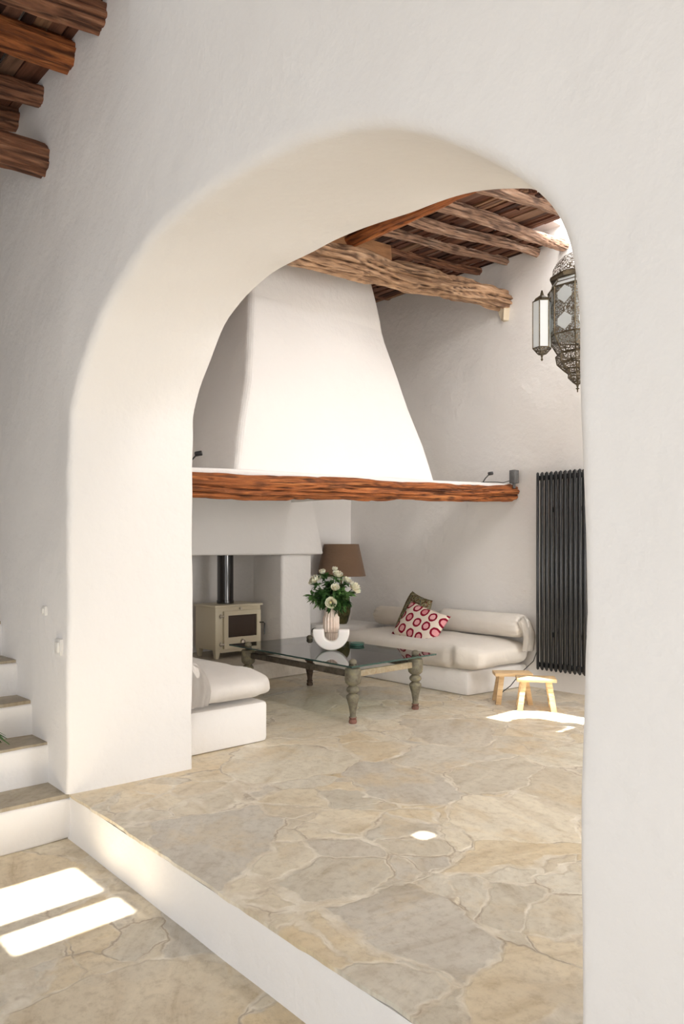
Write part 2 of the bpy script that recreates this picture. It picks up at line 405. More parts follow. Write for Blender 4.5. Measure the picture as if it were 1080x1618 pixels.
def rim(i):                                        # where the arch point's ring meets the wall's rectangle
    x, z = CF[i]
    if i < 24: return (X0, z / 1.85 * TOP if i < 24 else TOP)
    return None
bm = bmesh.new()
rows = []
def rim_point(i):
    f = i / (NC - 1)
    a, b = .22, .72                                # shares of the curve that go to the left side, the top, the right side
    if f < a: return (X0, TOP * f / a)
    if f > b: return (X1, TOP * (1 - f) / (1 - b))
    return (X0 + (X1 - X0) * (f - a) / (b - a), TOP)
for i in range(NC):
    f = Vector(CF[i]); b = Vector(CB[i]); nf, nb = NF[i], NB[i]
    k = max(0, min(1, (f.y - .6) / 1.9))
    rf = .022 + .022 * k; rb = .015
    row = []
    rp = Vector(rim_point(i)); st = f + nf * rf
    for q in [j / 26 for j in range(27)]:
        p = rp.lerp(st, 1 - (1 - q) ** 1.6); row.append((p.x, YW, p.y))
    for a in range(1, 7):
        t = a / 6 * math.pi / 2; p = f + nf * (rf - rf * math.sin(t)); row.append((p.x, YW + rf - rf * math.cos(t), p.y))
    for a in range(1, 8):
        t = a / 8; p = f.lerp(b, t); row.append((p.x, (YW + rf) * (1 - t) + (YB - rb) * t, p.y))
    for a in range(0, 5):
        t = a / 4 * math.pi / 2; p = b + nb * (rb - rb * math.cos(t)); row.append((p.x, YB - rb + rb * math.sin(t), p.y))
    sb = b + nb * rb
    for q in (.25, .5, .75, 1):
        p = sb.lerp(rp, q); row.append((p.x, YB, p.y))
    rows.append([bm.verts.new(c) for c in row])
for p, q in zip(rows, rows[1:]):
    for j in range(len(p) - 1): bm.faces.new((p[j], q[j], q[j+1], p[j+1]))
for v in bm.verts:
    n = noise.noise_vector(v.co * 1.7) * .016 + noise.noise_vector(v.co * 6) * .0035
    if v.co.z < .02: n.z = 0
    v.co += n
struct('wall_front', bm, M_WALL, 0)
for p in bpy.data.objects['wall_front'].data.polygons: p.use_smooth = True

# hearth room walls
def wall_grid(bm, axis, c, a0, a1, z0, z1, thick, na, nz, seed, amp=.012):
    """a plastered wall: gently uneven front sheet and a plain back"""
    fr, bk = [], []
    for i in range(na + 1):
        a = a0 + (a1 - a0) * i / na; r, r2 = [], []
        for j in range(nz + 1):
            z = z0 + (z1 - z0) * j / nz
            d = amp * (noise.noise(Vector((a * 1.3, z * 1.3, seed))) + .35 * noise.noise(Vector((a * 4, z * 4, seed))))
            r.append(bm.verts.new((c + d, a, z) if axis == 'x' else (a, c + d, z)))
            r2.append(bm.verts.new((c + thick, a, z) if axis == 'x' else (a, c + thick, z)))
        fr.append(r); bk.append(r2)
    for g in (fr, bk):
        for p, q in zip(g, g[1:]):
            for j in range(nz): bm.faces.new((p[j], q[j], q[j+1], p[j+1]))
    for i in range(na):
        bm.faces.new((fr[i][0], fr[i+1][0], bk[i+1][0], bk[i][0])); bm.faces.new((fr[i][nz], fr[i+1][nz], bk[i+1][nz], bk[i][nz]))
    for j in range(nz):
        bm.faces.new((fr[0][j], fr[0][j+1], bk[0][j+1], bk[0][j])); bm.faces.new((fr[na][j], fr[na][j+1], bk[na][j+1], bk[na][j]))
bm = bmesh.new(); wall_grid(bm, 'y', YR, -6.3, 1.2, 0, TOP, .25, 40, 24, 2.0); struct('wall_right', bm, M_WALL, 60)
bm = bmesh.new(); wall_grid(bm, 'x', XL, 4.62, 5.9, 0, TOP, -.8, 8, 24, 5.0); wall_grid(bm, 'x', XL, 2.1, 3.05, 0, TOP, -.8, 6, 24, 6.0); wall_grid(bm, 'x', XL, 3.05, 4.62, 1.4, TOP, -.8, 8, 14, 7.0)
wall_grid(bm, 'x', -6.74, 3.05, 4.62, 0, 1.4, -.12, 8, 8, 8.0)
struct('wall_left', bm, M_WALL, 60)
bm = bmesh.new()                                   # far end of the hearth room: wall round a garden door opening
for lo, hi in (((1.0, 2.0, 0), (1.2, 2.7, TOP)), ((1.0, 5.2, 0), (1.2, 5.9, TOP)), ((1.0, 2.7, 2.6), (1.2, 5.2, TOP))): box(bm, lo, hi)
struct('wall_garden', bm, M_WALL, 0)
bm = bmesh.new()                                   # lower room: back wall round a terrace door opening, and two sides
for lo, hi in (((-7.4, -2.8, FL), (-3.1, -2.6, TOP)), ((1.1, -2.8, FL), (2.3, -2.6, TOP)), ((-3.1, -2.8, 2.4), (1.1, -2.6, TOP))): box(bm, lo, hi)
struct('wall_back', bm, M_WALL, 0)
bm = bmesh.new()  # side wall, its opening made for the added fill light
for lo, hi in (((2.2, -2.8, FL), (2.35, -1.9, TOP)), ((2.2, .1, FL), (2.35, 1.6, TOP)), ((2.2, -1.9, 2.1), (2.35, .1, TOP))): box(bm, lo, hi)
struct('wall_side', bm, M_WALL, 0)
bm = bmesh.new(); box(bm, (-7.5, -2.8, FL), (-7.35, 1.6, TOP)); struct('wall_stair', bm, M_WALL, 0)

# roof slabs with their rooflight openings and added sun holes
def slab(bm, x0, x1, y0, y1, z0, z1, holes):
    xs = sorted({x0, x1, *[h[0] for h in holes], *[h[1] for h in holes]}); ys = sorted({y0, y1, *[h[2] for h in holes], *[h[3] for h in holes]})
    for a, b in zip(xs, xs[1:]):
        for c, d in zip(ys, ys[1:]):
            if any(h[0] <= (a+b)/2 <= h[1] and h[2] <= (c+d)/2 <= h[3] for h in holes): continue
            box(bm, (a, c, z0), (b, d, z1))
H_UP = [(-2.80, -2.20, 4.53, 5.04), (-3.37, -2.1, 5.30, 5.78), (-1.69, -1.62, 2.44, 2.51)]  # the lantern-side and smallest holes are unseen, added to cast sun patches
H_LOW = [(-2.86, -2.55, .35, 1.437), (-2.455, -2.285, .99, 1.45)]
bm = bmesh.new(); slab(bm, -6.9, 1.3, 1.85, 6.05, TOP, TOP + .12, H_UP); struct('ceiling', bm, M_WALL, 0)
bm = bmesh.new(); slab(bm, -7.5, 2.4, -2.8, 1.85, TOP, TOP + .12, H_LOW); struct('ceiling_lower', bm, M_WALL, 0)
bm = bmesh.new(); box(bm, (-3.37, 5.30, TOP + .10), (-2.1, 5.78, TOP + .12)); struct('window_1', bm, M_OPAL, 0)

# slatted decks under the roof
def deck(name, x0, x1, y0, y1, zf, seed):
    rnd = random.Random(seed); bm = bmesh.new(); lay = bm.faces.layers.float.new('tone')
    y = y0
    while y < y1:
        wd = rnd.uniform(.035, .095); tone = rnd.random() ** 1.2
        x = x0 + rnd.uniform(-.5, 0)
        while x < x1:
            ln = rnd.uniform(.55, 1.5); xe = min(x + ln, x1); tn = max(0, min(1, tone + rnd.uniform(-.25, .25)))
            dz = rnd.uniform(-.012, .014); sk = rnd.uniform(-.012, .012); g = rnd.uniform(.002, .009)
            pts = []
            n = 5; A, B = [], []
            for i in range(n + 1):
                xx = max(x0, x + (xe - x) * i / n); ww = sk * i / n + .006 * noise.noise(Vector((xx * 6, y * 9, seed)))
                for L, yy in ((A, y + g), (B, min(y + wd, y1))):
                    z = zf(yy) + dz + .006 * noise.noise(Vector((xx * 5, yy * 20, seed)))
                    L.append((bm.verts.new((xx, yy + ww, z)), bm.verts.new((xx, yy + ww, z + .022))))
            for i in range(n):
                for f in ((A[i][0], A[i+1][0], B[i+1][0], B[i][0]), (A[i][1], B[i][1], B[i+1][1], A[i+1][1]), (A[i][0], A[i][1], A[i+1][1], A[i+1][0]), (B[i][0], B[i+1][0], B[i+1][1], B[i][1])):
                    try: bm.faces.new(f)[lay] = tn
                    except ValueError: pass
            x = xe + .004
        y += wd
    o = struct(name, bm, M_PLANK, 30)
    return o
zup = lambda y: 3.975 - .15 * (YR - y)
zlo = lambda y: 3.79 - .12 * (YW - y)
deck('ceiling_slats', XL, -3.39, 2.2, YR, zup, 3)
deck('ceiling_slats_inner', -3.385, -2.86, 2.2, 5.28, zup, 4)
deck('ceiling_slats_lower', -7.3, -2.9, -2.6, YW + .05, zlo, 5)

# ------------------------------------------------------------------ logs
def log(name, p0, p1, r0, r1, m, label, cat, group=None, seed=0, gnarl=.16, groove=.40, rings=110, n=44, bend=.02, ends=True):
    p0, p1 = Vector(p0), Vector(p1); L = (p1 - p0).length
    bm = bmesh.new(); rows = []; lay = bm.verts.layers.float.new('crack')
    for i in range(rings + 1):
        t = i / rings; x = t * L
        cy = bend * noise.noise(Vector((x * .9, seed, 0))) * 2; cz = bend * noise.noise(Vector((x * .9, seed, 9))) * 2
        rr = (r0 + (r1 - r0) * t) * (1 + .10 * noise.noise(Vector((x * 1.6, seed, 4))))
        if ends:
            e = min(x, L - x)
            if e < .05: rr *= .55 + .45 * (1 - (1 - e / .05) ** 2) ** .5
        row = []
        for k in range(n):
            a = 2 * math.pi * k / n; c, s_ = math.cos(a), math.sin(a)
            tw = a + .9 * noise.noise(Vector((x * .7, seed, 2))); c2, s2 = math.cos(tw), math.sin(tw)
            q = Vector((x * 2.2 + seed * 3.1, c * 1.3, s_ * 1.3))
            q2 = Vector((x * 1.05 - seed, c2 * 2.1, s2 * 2.1)); q3 = Vector((x * 2.2 + seed, c2 * 4.6, s2 * 4.6)); q4 = Vector((x * 6 + seed, c2 * 1.6, s2 * 1.6))
            d = 1 + gnarl * fbm(q, 2)
            d += groove * (min(.35, abs(noise.noise(q2))) - .17) * 1.5 + groove * (min(.3, abs(noise.noise(q3))) - .15) * .8
            kn = noise.noise(q4); d += gnarl * .5 * max(0, kn - .35) - gnarl * .9 * max(0, -kn - .45)
            vv = bm.verts.new((x, cy + rr * d * c, cz + rr * d * s_)); row.append(vv)
            vv[lay] = max(0, 1 - abs(noise.noise(q2)) / .11) * 1.0 + max(0, 1 - abs(noise.noise(q3)) / .14) * .8 + max(0, -kn - .45) * 3
        rows.append(row)
    for p, q in zip(rows, rows[1:]):
        for k in range(n): bm.faces.new((p[k], p[(k+1) % n], q[(k+1) % n], q[k]))
    bm.faces.new(rows[0][::-1]); bm.faces.new(rows[-1])
    o = build(name, bm, m, smooth=55)
    o.location = p0; o.rotation_euler = (p1 - p0).to_track_quat('X', 'Z').to_euler()
    return tag(o, label, cat, group)

G1 = 'log joists over the hearth room'
for x, y0, r, z, m, sd, lb in (
        (-5.45, 3.8, .042, 4.01, M_JOIST2, 1, 'dark log joist stub showing behind the chimney hood under the pale main beam'),
        (-4.54, 3.8, .038, 3.955, M_JOIST2, 2, 'dark red log joist just above the pale main beam, lowest of its row'),
        (-4.26, 3.8, .033, 3.955, M_JOIST2, 3, 'slender log joist next above the dark red one in the hearth room ceiling'),
        (-3.95, 3.8, .033, 3.955, M_JOIST, 4, 'brown weathered log joist third up from the pale main beam'),
        (-3.62, 3.8, .036, 3.94, M_JOIST, 5, 'pale rounded log joist whose end meets the wall left of the skylight'),
        (-3.34, 3.8, .042, 3.93, M_JOIST, 6, 'thick pale log joist with knot holes, its end lit by the skylight'),
        (-2.97, 3.5, .039, 3.92, M_JOIST, 7, 'log joist at the very top of the view through the arch')):
    log('ceiling_joist', (x + .09, y0, z - .15 * (YR - y0)), (x, YR + .06 if sd != 7 else 5.27, z), r * 1.15, r, m, lb, 'beam', G1, seed=sd)
log('main_beam', (-3.94, 2.25, 3.245), (-3.955, YR + .02, 3.585), .108, .084, M_MAIN, 'thick pale gnarled beam crossing in front of the top of the chimney hood', 'beam', seed=11, gnarl=.24, groove=.62, rings=200, n=60)
log('girder_beam', (-4.5, 3.74, 3.59), (-2.2, 3.74, 3.515), .055, .05, M_MANTEL, 'orange log girder following the top edge of the arch and carrying the joists', 'beam', seed=12, gnarl=.16, bend=.03)
b = bmesh.new(); box(b, (-.5, -.055, -.06), (.5, .055, .06), .008)
o = build('sawn_timber', b, M_TIMBER); o.location = (-4.0, 3.72, 3.55); o.rotation_euler = (0, R(-5.5), R(90))
tag(o, 'squared sawn timber block lying on the pale main beam beneath the girder', 'timber')
G2 = 'log joists over the lower room'
for x, r, z, m, sd, lb in ((-3.27, .064, 3.735, M_JOIST2, 21, 'reddish log joist at the top edge of the photo, foremost in the upper left corner'),
                           (-3.61, .07, 3.725, M_MANTEL, 22, 'bright orange log joist second from the top in the upper left corner'),
                           (-4.03, .052, 3.72, M_JOIST2, 23, 'dark log joist third from the top in the upper left corner'),
                           (-4.40, .060, 3.74, M_JOIST2, 24, 'dark log joist just above the lone lower beam in the upper left corner')):
    log('ceiling_joist', (x, -.9, z - .12 * 2.4), (x, YW + .05, z), r * 1.1, r, m, lb, 'beam', G2, seed=sd)
log('wall_beam', (-4.0, -.9, 3.08), (-3.98, YW + .05, 3.362), .09, .085, M_JOIST2, 'red brown beam set lower than the joists, its end in the arch wall at far left', 'beam', seed=27, gnarl=.12, groove=.3)

# ------------------------------------------------------------------ chimney: mantel beam, hood, hearth
log('mantel_beam', (-3.905, YB - .02, 1.642), (-3.865, YR + .01, 1.763), .068, .066, M_MANTEL, 'long polished orange juniper mantel beam spanning from the arch wall to the radiator wall', 'beam', seed=31, gnarl=.13, groove=.60, rings=300, n=64, bend=.018)
hood = empty('chimney_hood', (-4.9, 4.0, 1.78), 'big tapering white plaster chimney hood standing on a white ledge above the orange mantel beam', 'chimney')
bm = bmesh.new()
def zl(y): return 1.748 + (y - YB) * .0315
hexa(bm, [(-4.3, YB, 1.69), (-3.915, YB, 1.69), (-3.875, YR, 1.80), (-4.3, YR, 1.80), (-4.3, YB, zl(YB)), (-3.905, YB, zl(YB)), (-3.865, YR, zl(YR)), (-4.3, YR, zl(YR))], .014, 3)
bmesh.ops.subdivide_edges(bm, edges=[e for e in bm.edges if e.calc_length() > .5], cuts=12, use_grid_fill=True)
wobble(bm, .008, 3, 4)
build('ledge', bm, M_WALL, hood)
bm = bmesh.new()                                   # four-sided taper, kinked upright near the top
prof = [(1.74, -3.94, 2.73, 4.79), (2.12, -4.06, 2.86, 4.75), (2.44, -4.165, 2.985, 4.69), (2.74, -4.265, 3.07, 4.655), (2.95, -4.335, 3.13, 4.62), (3.06, -4.37, 3.16, 4.60), (3.15, -4.392, 3.18, 4.59), (3.25, -4.40, 3.19, 4.575), (3.40, -4.405, 3.20, 4.53), (3.57, -4.405, 3.20, 4.465), (4.0, -4.405, 3.20, 4.36)]
rows = []
for z, xf, ya, yb in prof:
    row = []; cr = .05
    row.append((XL - .05, ya, z)); row += [(xf - 1.0, ya, z), (xf - .4, ya, z)]
    for a in range(6):
        t = a / 5 * math.pi / 2; row.append((xf - cr + cr * math.sin(t), ya + cr - cr * math.cos(t), z))
    row += [(xf, ya + (yb - ya) * q, z) for q in (.2, .35, .5, .65, .8)]
    for a in range(6):
        t = a / 5 * math.pi / 2; row.append((xf - cr + cr * math.cos(t), yb - cr + cr * math.sin(t), z))
    row += [(xf - .4, yb, z), (xf - 1.0, yb, z), (XL - .05, yb, z)]
    rows.append([bm.verts.new(c) for c in row])
for p, q in zip(rows, rows[1:]):
    for j in range(len(p)-1): bm.faces.new((p[j], p[j+1], q[j+1], q[j]))
bmesh.ops.subdivide_edges(bm, edges=bm.edges[:], cuts=1, use_grid_fill=True)
wobble(bm, .010, 1.6, 8)
build('hood', bm, M_WALL, hood, smooth=0)
for p in hood.children[1].data.polygons: p.use_smooth = True

hearth = empty('fireplace', (-5.8, 4.0, 0), 'white plaster fireplace with a low breast, side pillar and raised hearth round the ivory stove', 'fireplace')
bm = bmesh.new(); box(bm, (-6.72, 2.95, 0), (-5.60, 5.06, .16), .015); wobble(bm, .004, 3); build('raised_hearth', bm, patina('hearth_screed', (.50, .45, .38), (.56, .51, .44), (.62, .57, .5)), hearth, label='grey beige hearth slab')
bm = bmesh.new(); hexa(bm, [(XL, 2.3, 1.19), (-5.80, 2.3, 1.19), (-5.80, 5.15, 1.20), (XL, 5.15, 1.20), (XL, 2.3, 2.3), (-6.03, 2.3, 2.3), (-6.03, 5.05, 2.3), (XL, 5.05, 2.3)], .025, 3)
build('breast', bm, M_WALL, hearth)
bm = bmesh.new(); box(bm, (XL - .3, 4.615, .15), (-5.85, 5.02, 1.2), .03, 3); build('pillar', bm, M_WALL, hearth)
bm = bmesh.new(); box(bm, (XL - .3, 2.9, .15), (-5.85, 3.1, 1.2), .03, 3); build('pillar', bm, M_WALL, hearth)
# ------------------------------------------------------------------ stairs
st = empty('staircase', (-4.2, .85, FL), 'white plastered stairs with stone treads climbing left along the arch wall', 'stairs')
xs = [-3.655, -3.92, -4.146, -4.37, -4.62, -4.87, -5.12]; zs = [0, .216, .405, .607, .815, 1.02, 1.22]
zp = FL
for i, (x, z) in enumerate(zip(xs, zs)):
    bm = bmesh.new(); box(bm, (x - .28, .1, FL if i == 0 else zp - .02), (x, YW + .03, z - .018), .016, 3)
    bmesh.ops.subdivide_edges(bm, edges=[e for e in bm.edges if e.calc_length() > .5], cuts=10, use_grid_fill=True); wobble(bm, .005, 4, i)
    build('riser', bm, M_WALL, st)
    bm = bmesh.new(); box(bm, (x - .27, .1, z - .022), (x - .012, YW + .02, z), .004)
    bmesh.ops.subdivide_edges(bm, edges=[e for e in bm.edges if e.calc_length() > .5], cuts=12, use_grid_fill=True); wobble(bm, .006, 5, i)
    build('tread', bm, M_TREAD, st, smooth=0, label='stone tread')
    zp = z

# ------------------------------------------------------------------ built-in benches, mattresses, bolsters
bench = empty('masonry_bench', (-4.8, 5.4, 0), 'white plastered masonry bench along the radiator wall under the cream mattress', 'bench')
bm = bmesh.new(); prism(bm, [(-5.70, 5.04), (-3.80, 5.0), (-3.70, YR - .02), (-5.47, YR - .02), (-5.47, 5.43), (-5.70, 5.22)], 0, .215, .03); wobble(bm, .005, 3, 2); build('bench_base', bm, M_WALL, bench)
bench2 = empty('masonry_bench', (-4.7, 2.6, 0), 'white plastered masonry bench behind the left arch jamb under the plump cushion', 'bench')
bm = bmesh.new(); prism(bm, [(-5.6, YB), (-3.815, YB), (-3.80, 2.885), (-5.6, 2.92)], 0, .265, .028); wobble(bm, .005, 3, 5); build('bench_base', bm, M_WALL, bench2)

def soft(bm, lo, hi, p=3.2, nu=36, nv=24, wr=.006, seed=0, pz=None, ws=5.0):
    """plump upholstery: a rounded box with creases"""
    pz = pz or p
    c = [(a + b) / 2 for a, b in zip(lo, hi)]; h = [(b - a) / 2 for a, b in zip(lo, hi)]
    rows = []
    def f(t, e): return math.copysign(abs(t) ** e, t)
    for i in range(nv + 1):
        ph = -math.pi/2 + math.pi * i / nv; row = []
        for j in range(nu * 2):
            th = math.pi * j / nu
            x = f(math.cos(ph), 2/pz) * f(math.cos(th), 2/p); y = f(math.cos(ph), 2/pz) * f(math.sin(th), 2/p); z = f(math.sin(ph), 2/pz)
            q = Vector((c[0] + h[0]*x, c[1] + h[1]*y, c[2] + h[2]*z))
            n = Vector((x, y, z)).normalized()
            q += n * wr * (fbm(q * ws + Vector((seed, 0, 0)), 3) + .5 * abs(noise.noise(q * ws * 2.2)))
            row.append(bm.verts.new(q))
        rows.append(row)
    for a, b_ in zip(rows, rows[1:]):
        m_ = len(a)
        for j in range(m_): bm.faces.new((a[j], a[(j+1) % m_], b_[(j+1) % m_], b_[j]))
    bmesh.ops.remove_doubles(bm, verts=bm.verts, dist=1e-5)
    return bm
bm = bmesh.new(); soft(bm, (-5.47, 4.945, .19), (-3.64, YR - .03, .462), 9, 90, 30, .012, 1, 3.4, 4)
for v in bm.verts:                                 # the sheet is tucked in gathers along the front and the free end
    e = min(abs(v.co.y - 4.945), abs(v.co.x + 3.64))
    if e < .13 and v.co.z < .42:
        k_ = (1 - e / .13); t = v.co.x * 30 if abs(v.co.y - 4.945) < abs(v.co.x + 3.64) else v.co.y * 34
        v.co.y += .018 * k_ * math.sin(t + 3 * noise.noise(Vector((v.co.x * 3, 0, 0)))) * max(0, noise.noise(Vector((v.co.x * 2.5, v.co.y * 2.5, 5))) + .2)
        v.co.z += .02 * k_ * noise.noise(Vector((v.co.x * 5, v.co.y * 5, 2)))
o = build('mattress', bm, M_SHEET, smooth=0); tag(o, 'cream sheeted mattress on the bench along the radiator wall', 'mattress')
for p in o.data.polygons: p.use_smooth = True
bm = bmesh.new(); soft(bm, (-5.5, 2.24, .258), (-3.735, 2.965, .475), 5, 70, 30, .014, 7, 2.9, 4)
for v in bm.verts:
    if v.co.x > -3.95 and v.co.z < .36: v.co.x += .006 * math.sin(v.co.y * 55 + 2 * noise.noise(v.co * 6))
o = build('seat_cushion', bm, M_COVER, smooth=0); tag(o, 'plump pale grey linen seat cushion on the bench beside the left arch jamb', 'cushion')
for p in o.data.polygons: p.use_smooth = True

def bolster(x0, x1, y, z, r, m, label, seed, tail=None, cat='bolster'):
    root = empty('bolster', ((x0 + x1) / 2, y, z - r), label, cat, 'linen bolsters')
    bm = bmesh.new(); rows = []; n = 56
    L = x1 - x0; xs_ = [0, .004, .012, .03, .06, .1] + [.1 + (L - .2) * k / 24 for k in range(1, 24)] + [L - .1, L - .06, L - .03, L - .012, L - .004, L]
    for x in xs_:
        e = min(x, L - x); k = 1 if e > .1 else (1 - (1 - e / .1) ** 2.6) ** .5 * .92 + .08
        row = []
        for j in range(n):
            a = 2 * math.pi * j / n
            g = max(0, 1 - e / .16)                 # gathers radiate from the tied ends
            rr = r * k * (1 + .07 * g * math.sin(a * 13 + 2 * noise.noise(Vector((a, seed, 0)))) + .03 * fbm(Vector((x * 4, math.cos(a), math.sin(a) + seed)), 2))
            row.append(bm.verts.new((x0 + x, y + rr * math.cos(a), z + rr * math.sin(a) * .92)))
        rows.append(row)
    for p, q in zip(rows, rows[1:]):
        for j in range(n): bm.faces.new((p[j], p[(j+1) % n], q[(j+1) % n], q[j]))
    bm.faces.new(rows[0][::-1]); bm.faces.new(rows[-1])
    o = build('cover', bm, m, root, smooth=0)
    for p in o.data.polygons: p.use_smooth = True
    if tail:                                       # loose cloth hanging from the tied end
        bm = bmesh.new(); cols = []
        for i in range(25):
            u = i / 24; yy = y - r * .95 + u * r * 1.85; col = []
            for j in range(15):
                t = j / 14
                zz = z + r * .80 * math.sin(math.pi * (.12 + .76 * u)) - t * (tail + r * .8 * math.sin(math.pi * (.12 + .76 * u)))
                xx = x1 - .03 + .045 * math.sin(min(1, t * 1.6) * math.pi * .6) + .010 * math.sin(u * 15 + t * .8 + seed) * (.5 + .6 * t) + .008 * noise.noise(Vector((u * 6, t * 5, seed)))
                col.append(bm.verts.new((xx, yy + .02 * math.sin(t * 3), zz)))
            cols.append(col)
        for p, q in zip(cols, cols[1:]):
            for j in range(14): bm.faces.new((p[j], q[j], q[j+1], p[j+1]))
        bmesh.ops.solidify(bm, geom=bm.faces[:], thickness=.006)
        o = build('hanging_end', bm, m, root, smooth=0)
        for p in o.data.polygons: p.use_smooth = True
    return root
bolster(-5.46, -4.62, 5.60, .556, .105, M_BOLSTER_SHADED, 'linen bolster, coloured darker for shade, at the lamp end of the cream mattress', 1)
bolster(-4.60, -3.60, 5.60, .567, .115, M_SHEET, 'pale linen bolster with gathered hanging end, right of the patterned pillows', 2, tail=.22)
bolster(-5.3, -3.70, 2.28, .50, .085, M_COVER, 'linen bolster with draped end peeping out from behind the left arch jamb', 3, tail=.18)

def pillow(name, m, label, w_, h_, t_, seed, back=None):
    root = empty(name, (0, 0, 0), label, 'pillow', 'patterned pillows')
    def sheet(sgn):
        bm = bmesh.new(); n = 28; g = []
        for i in range(n + 1):
            row = []
            for j in range(n + 1):
                u, v = -1 + 2 * i / n, -1 + 2 * j / n
                x = u * w_ / 2 * (1 - .07 * (1 - v * v)); y = v * h_ / 2 * (1 - .07 * (1 - u * u))
                z = t_ / 2 * ((1 - u ** 4) * (1 - v ** 4)) ** .55
                z += .006 * fbm(Vector((u * 2, v * 2, seed)), 2) * (1 - max(abs(u), abs(v)))
                row.append(bm.verts.new((x, y, sgn * z)))
            g.append(row)
        for p, q in zip(g, g[1:]):
            for j in range(n): bm.faces.new((p[j], q[j], q[j+1], p[j+1]))
        return bm
    for nm, sg, mm in (('front_cover', 1, m), ('back_cover', -1, back or m)):
        b_ = sheet(sg); me = bpy.data.meshes.new(nm); bmesh.ops.recalc_face_normals(b_, faces=b_.faces)
        if (b_.faces[400].normal.z > 0) != (sg > 0): bmesh.ops.reverse_faces(b_, faces=b_.faces)
        b_.to_mesh(me); b_.free(); me.materials.append(mm)
        for p in me.polygons: p.use_smooth = True
        link(nm, me, root)
    return root
pg = pillow('pillow', M_PAISLEY, 'olive and brown paisley pillow half hidden behind the red ringed pillow', .46, .44, .13, 1, M_BACKING)
pg.matrix_world = Matrix.Translation((-4.72, 5.35, .60)) @ Matrix.Rotation(R(-20), 4, 'Z') @ Matrix.Rotation(R(68), 4, 'X') @ Matrix.Rotation(R(-9), 4, 'Z')
pr = pillow('pillow', M_RINGS, 'cream pillow printed with dark red rings leaning on the paisley pillow', .50, .37, .14, 2)
pr.matrix_world = Matrix.Translation((-4.46, 5.16, .545)) @ Matrix.Rotation(R(8), 4, 'Z') @ Matrix.Rotation(R(58), 4, 'X') @ Matrix.Rotation(R(-16), 4, 'Z')

# ------------------------------------------------------------------ corner block, lamp
blk = empty('side_table', (-5.8, 5.45, 0), 'white plaster corner block between pillar and mattress carrying the brown lamp', 'side table')
bm = bmesh.new(); prism(bm, [(-6.03, YR - .01), (-6.03, 5.07), (-5.86, 5.09), (-5.50, 5.46), (-5.50, YR - .01)], 0, .45, .02); build('block', bm, M_WALL, blk)
kn = bmesh.new(); lathe(kn, [(.0, 0), (.018, .004), (.034, .02), (.034, .034), (.018, .046), (0, .048)], n=16); kn.transform(Matrix.Translation((-5.86, 5.085, .385)) @ Matrix.Rotation(R(90), 4, 'X') @ Matrix.Rotation(R(20), 4, 'Y'))
build('knob', kn, M_IRON, blk, label='dark turned knob')
lamp = empty('table_lamp', (-5.77, 5.37, .45), 'table lamp with wide brown drum shade and olive glass body, on the corner block', 'lamp')
bm = bmesh.new(); lathe(bm, [(.0, 0), (.06, 0), (.075, .03), (.10, .12), (.105, .2), (.085, .29), (.045, .35), (.03, .39), (.028, .42), (0, .42)], (-5.77, 5.37, .45), 28); build('base', bm, M_LAMPB, lamp)
bm = bmesh.new(); lathe(bm, [(.012, .42), (.012, .60), (0, .60)], (-5.77, 5.37, .45), 12); build('stem', bm, M_BRASS, lamp)
bm = bmesh.new()
for k in range(40):
    a0, a1 = 2*math.pi*k/40, 2*math.pi*(k+1)/40
    P = lambda r, a, z: bm.verts.new((-5.77 + r*math.cos(a), 5.37 + r*math.sin(a), z))
    bm.faces.new((P(.265, a0, .965), P(.265, a1, .965), P(.19, a1, 1.31), P(.19, a0, 1.31)))
bmesh.ops.remove_doubles(bm, verts=bm.verts, dist=1e-4); bmesh.ops.solidify(bm, geom=bm.faces[:], thickness=.004)
sh = build('lamp_shade', bm, M_SHADE, lamp)
bm = bmesh.new()
for k in range(3):
    a = 2*math.pi*k/3; tube(bm, [(-5.77, 5.37, 1.05), (-5.77 + .24*math.cos(a), 5.37 + .24*math.sin(a), 1.05)], .003, 6)
build('shade_ring', bm, M_BRASS, lamp)

# ------------------------------------------------------------------ stove
sx0, sx1, sy0, sy1, sz = -6.48, -6.11, 3.99, 4.54, .16
stove = empty('wood_stove', (-6.3, 4.265, sz), 'ivory enamelled wood burning stove with black flue standing on the raised hearth', 'stove')
bm = bmesh.new(); box(bm, (sx0, sy0, sz + .085), (sx1, sy1, sz + .515), .006); build('body', bm, M_IVORY, stove)
bm = bmesh.new(); box(bm, (sx0 - .015, sy0 - .018, sz + .515), (sx1 + .022, sy1 + .018, sz + .537), .006); build('top_plate', bm, M_IVORY, stove)
for (lx, ly) in ((sx1 - .03, sy0 + .03), (sx1 - .03, sy1 - .03), (sx0 + .03, sy0 + .03), (sx0 + .03, sy1 - .03)):
    bm = bmesh.new(); q = .03; dx = .012 if lx < -6.3 else 0
    hexa(bm, [(lx-.018, ly-.018, sz), (lx+.018, ly-.018, sz), (lx+.018, ly+.018, sz), (lx-.018, ly+.018, sz), (lx-q, ly-q, sz+.09), (lx+q, ly-q, sz+.09), (lx+q, ly+q, sz+.09), (lx-q, ly+q, sz+.09)], .004)
    build('leg', bm, M_IVORY, stove)
bm = bmesh.new(); box(bm, (sx1 - .02, sy0 + .06, sz + .06), (sx1 - .003, sy1 - .06, sz + .1), .006); build('apron', bm, M_IVORY, stove)
door = empty('door', (sx1 + .012, 4.31, sz + .29), None, None); door.parent = stove; door.location = Vector((sx1 + .012, 4.31, sz + .29)) - Vector(stove.location)
dx0, dx1 = sx1 + .002, sx1 + .026; dy0, dy1, dz0, dz1 = 4.075, 4.525, sz + .10, sz + .475
wy0, wy1, wz0, wz1 = 4.125, 4.475, sz + .21, sz + .43
bm = bmesh.new()
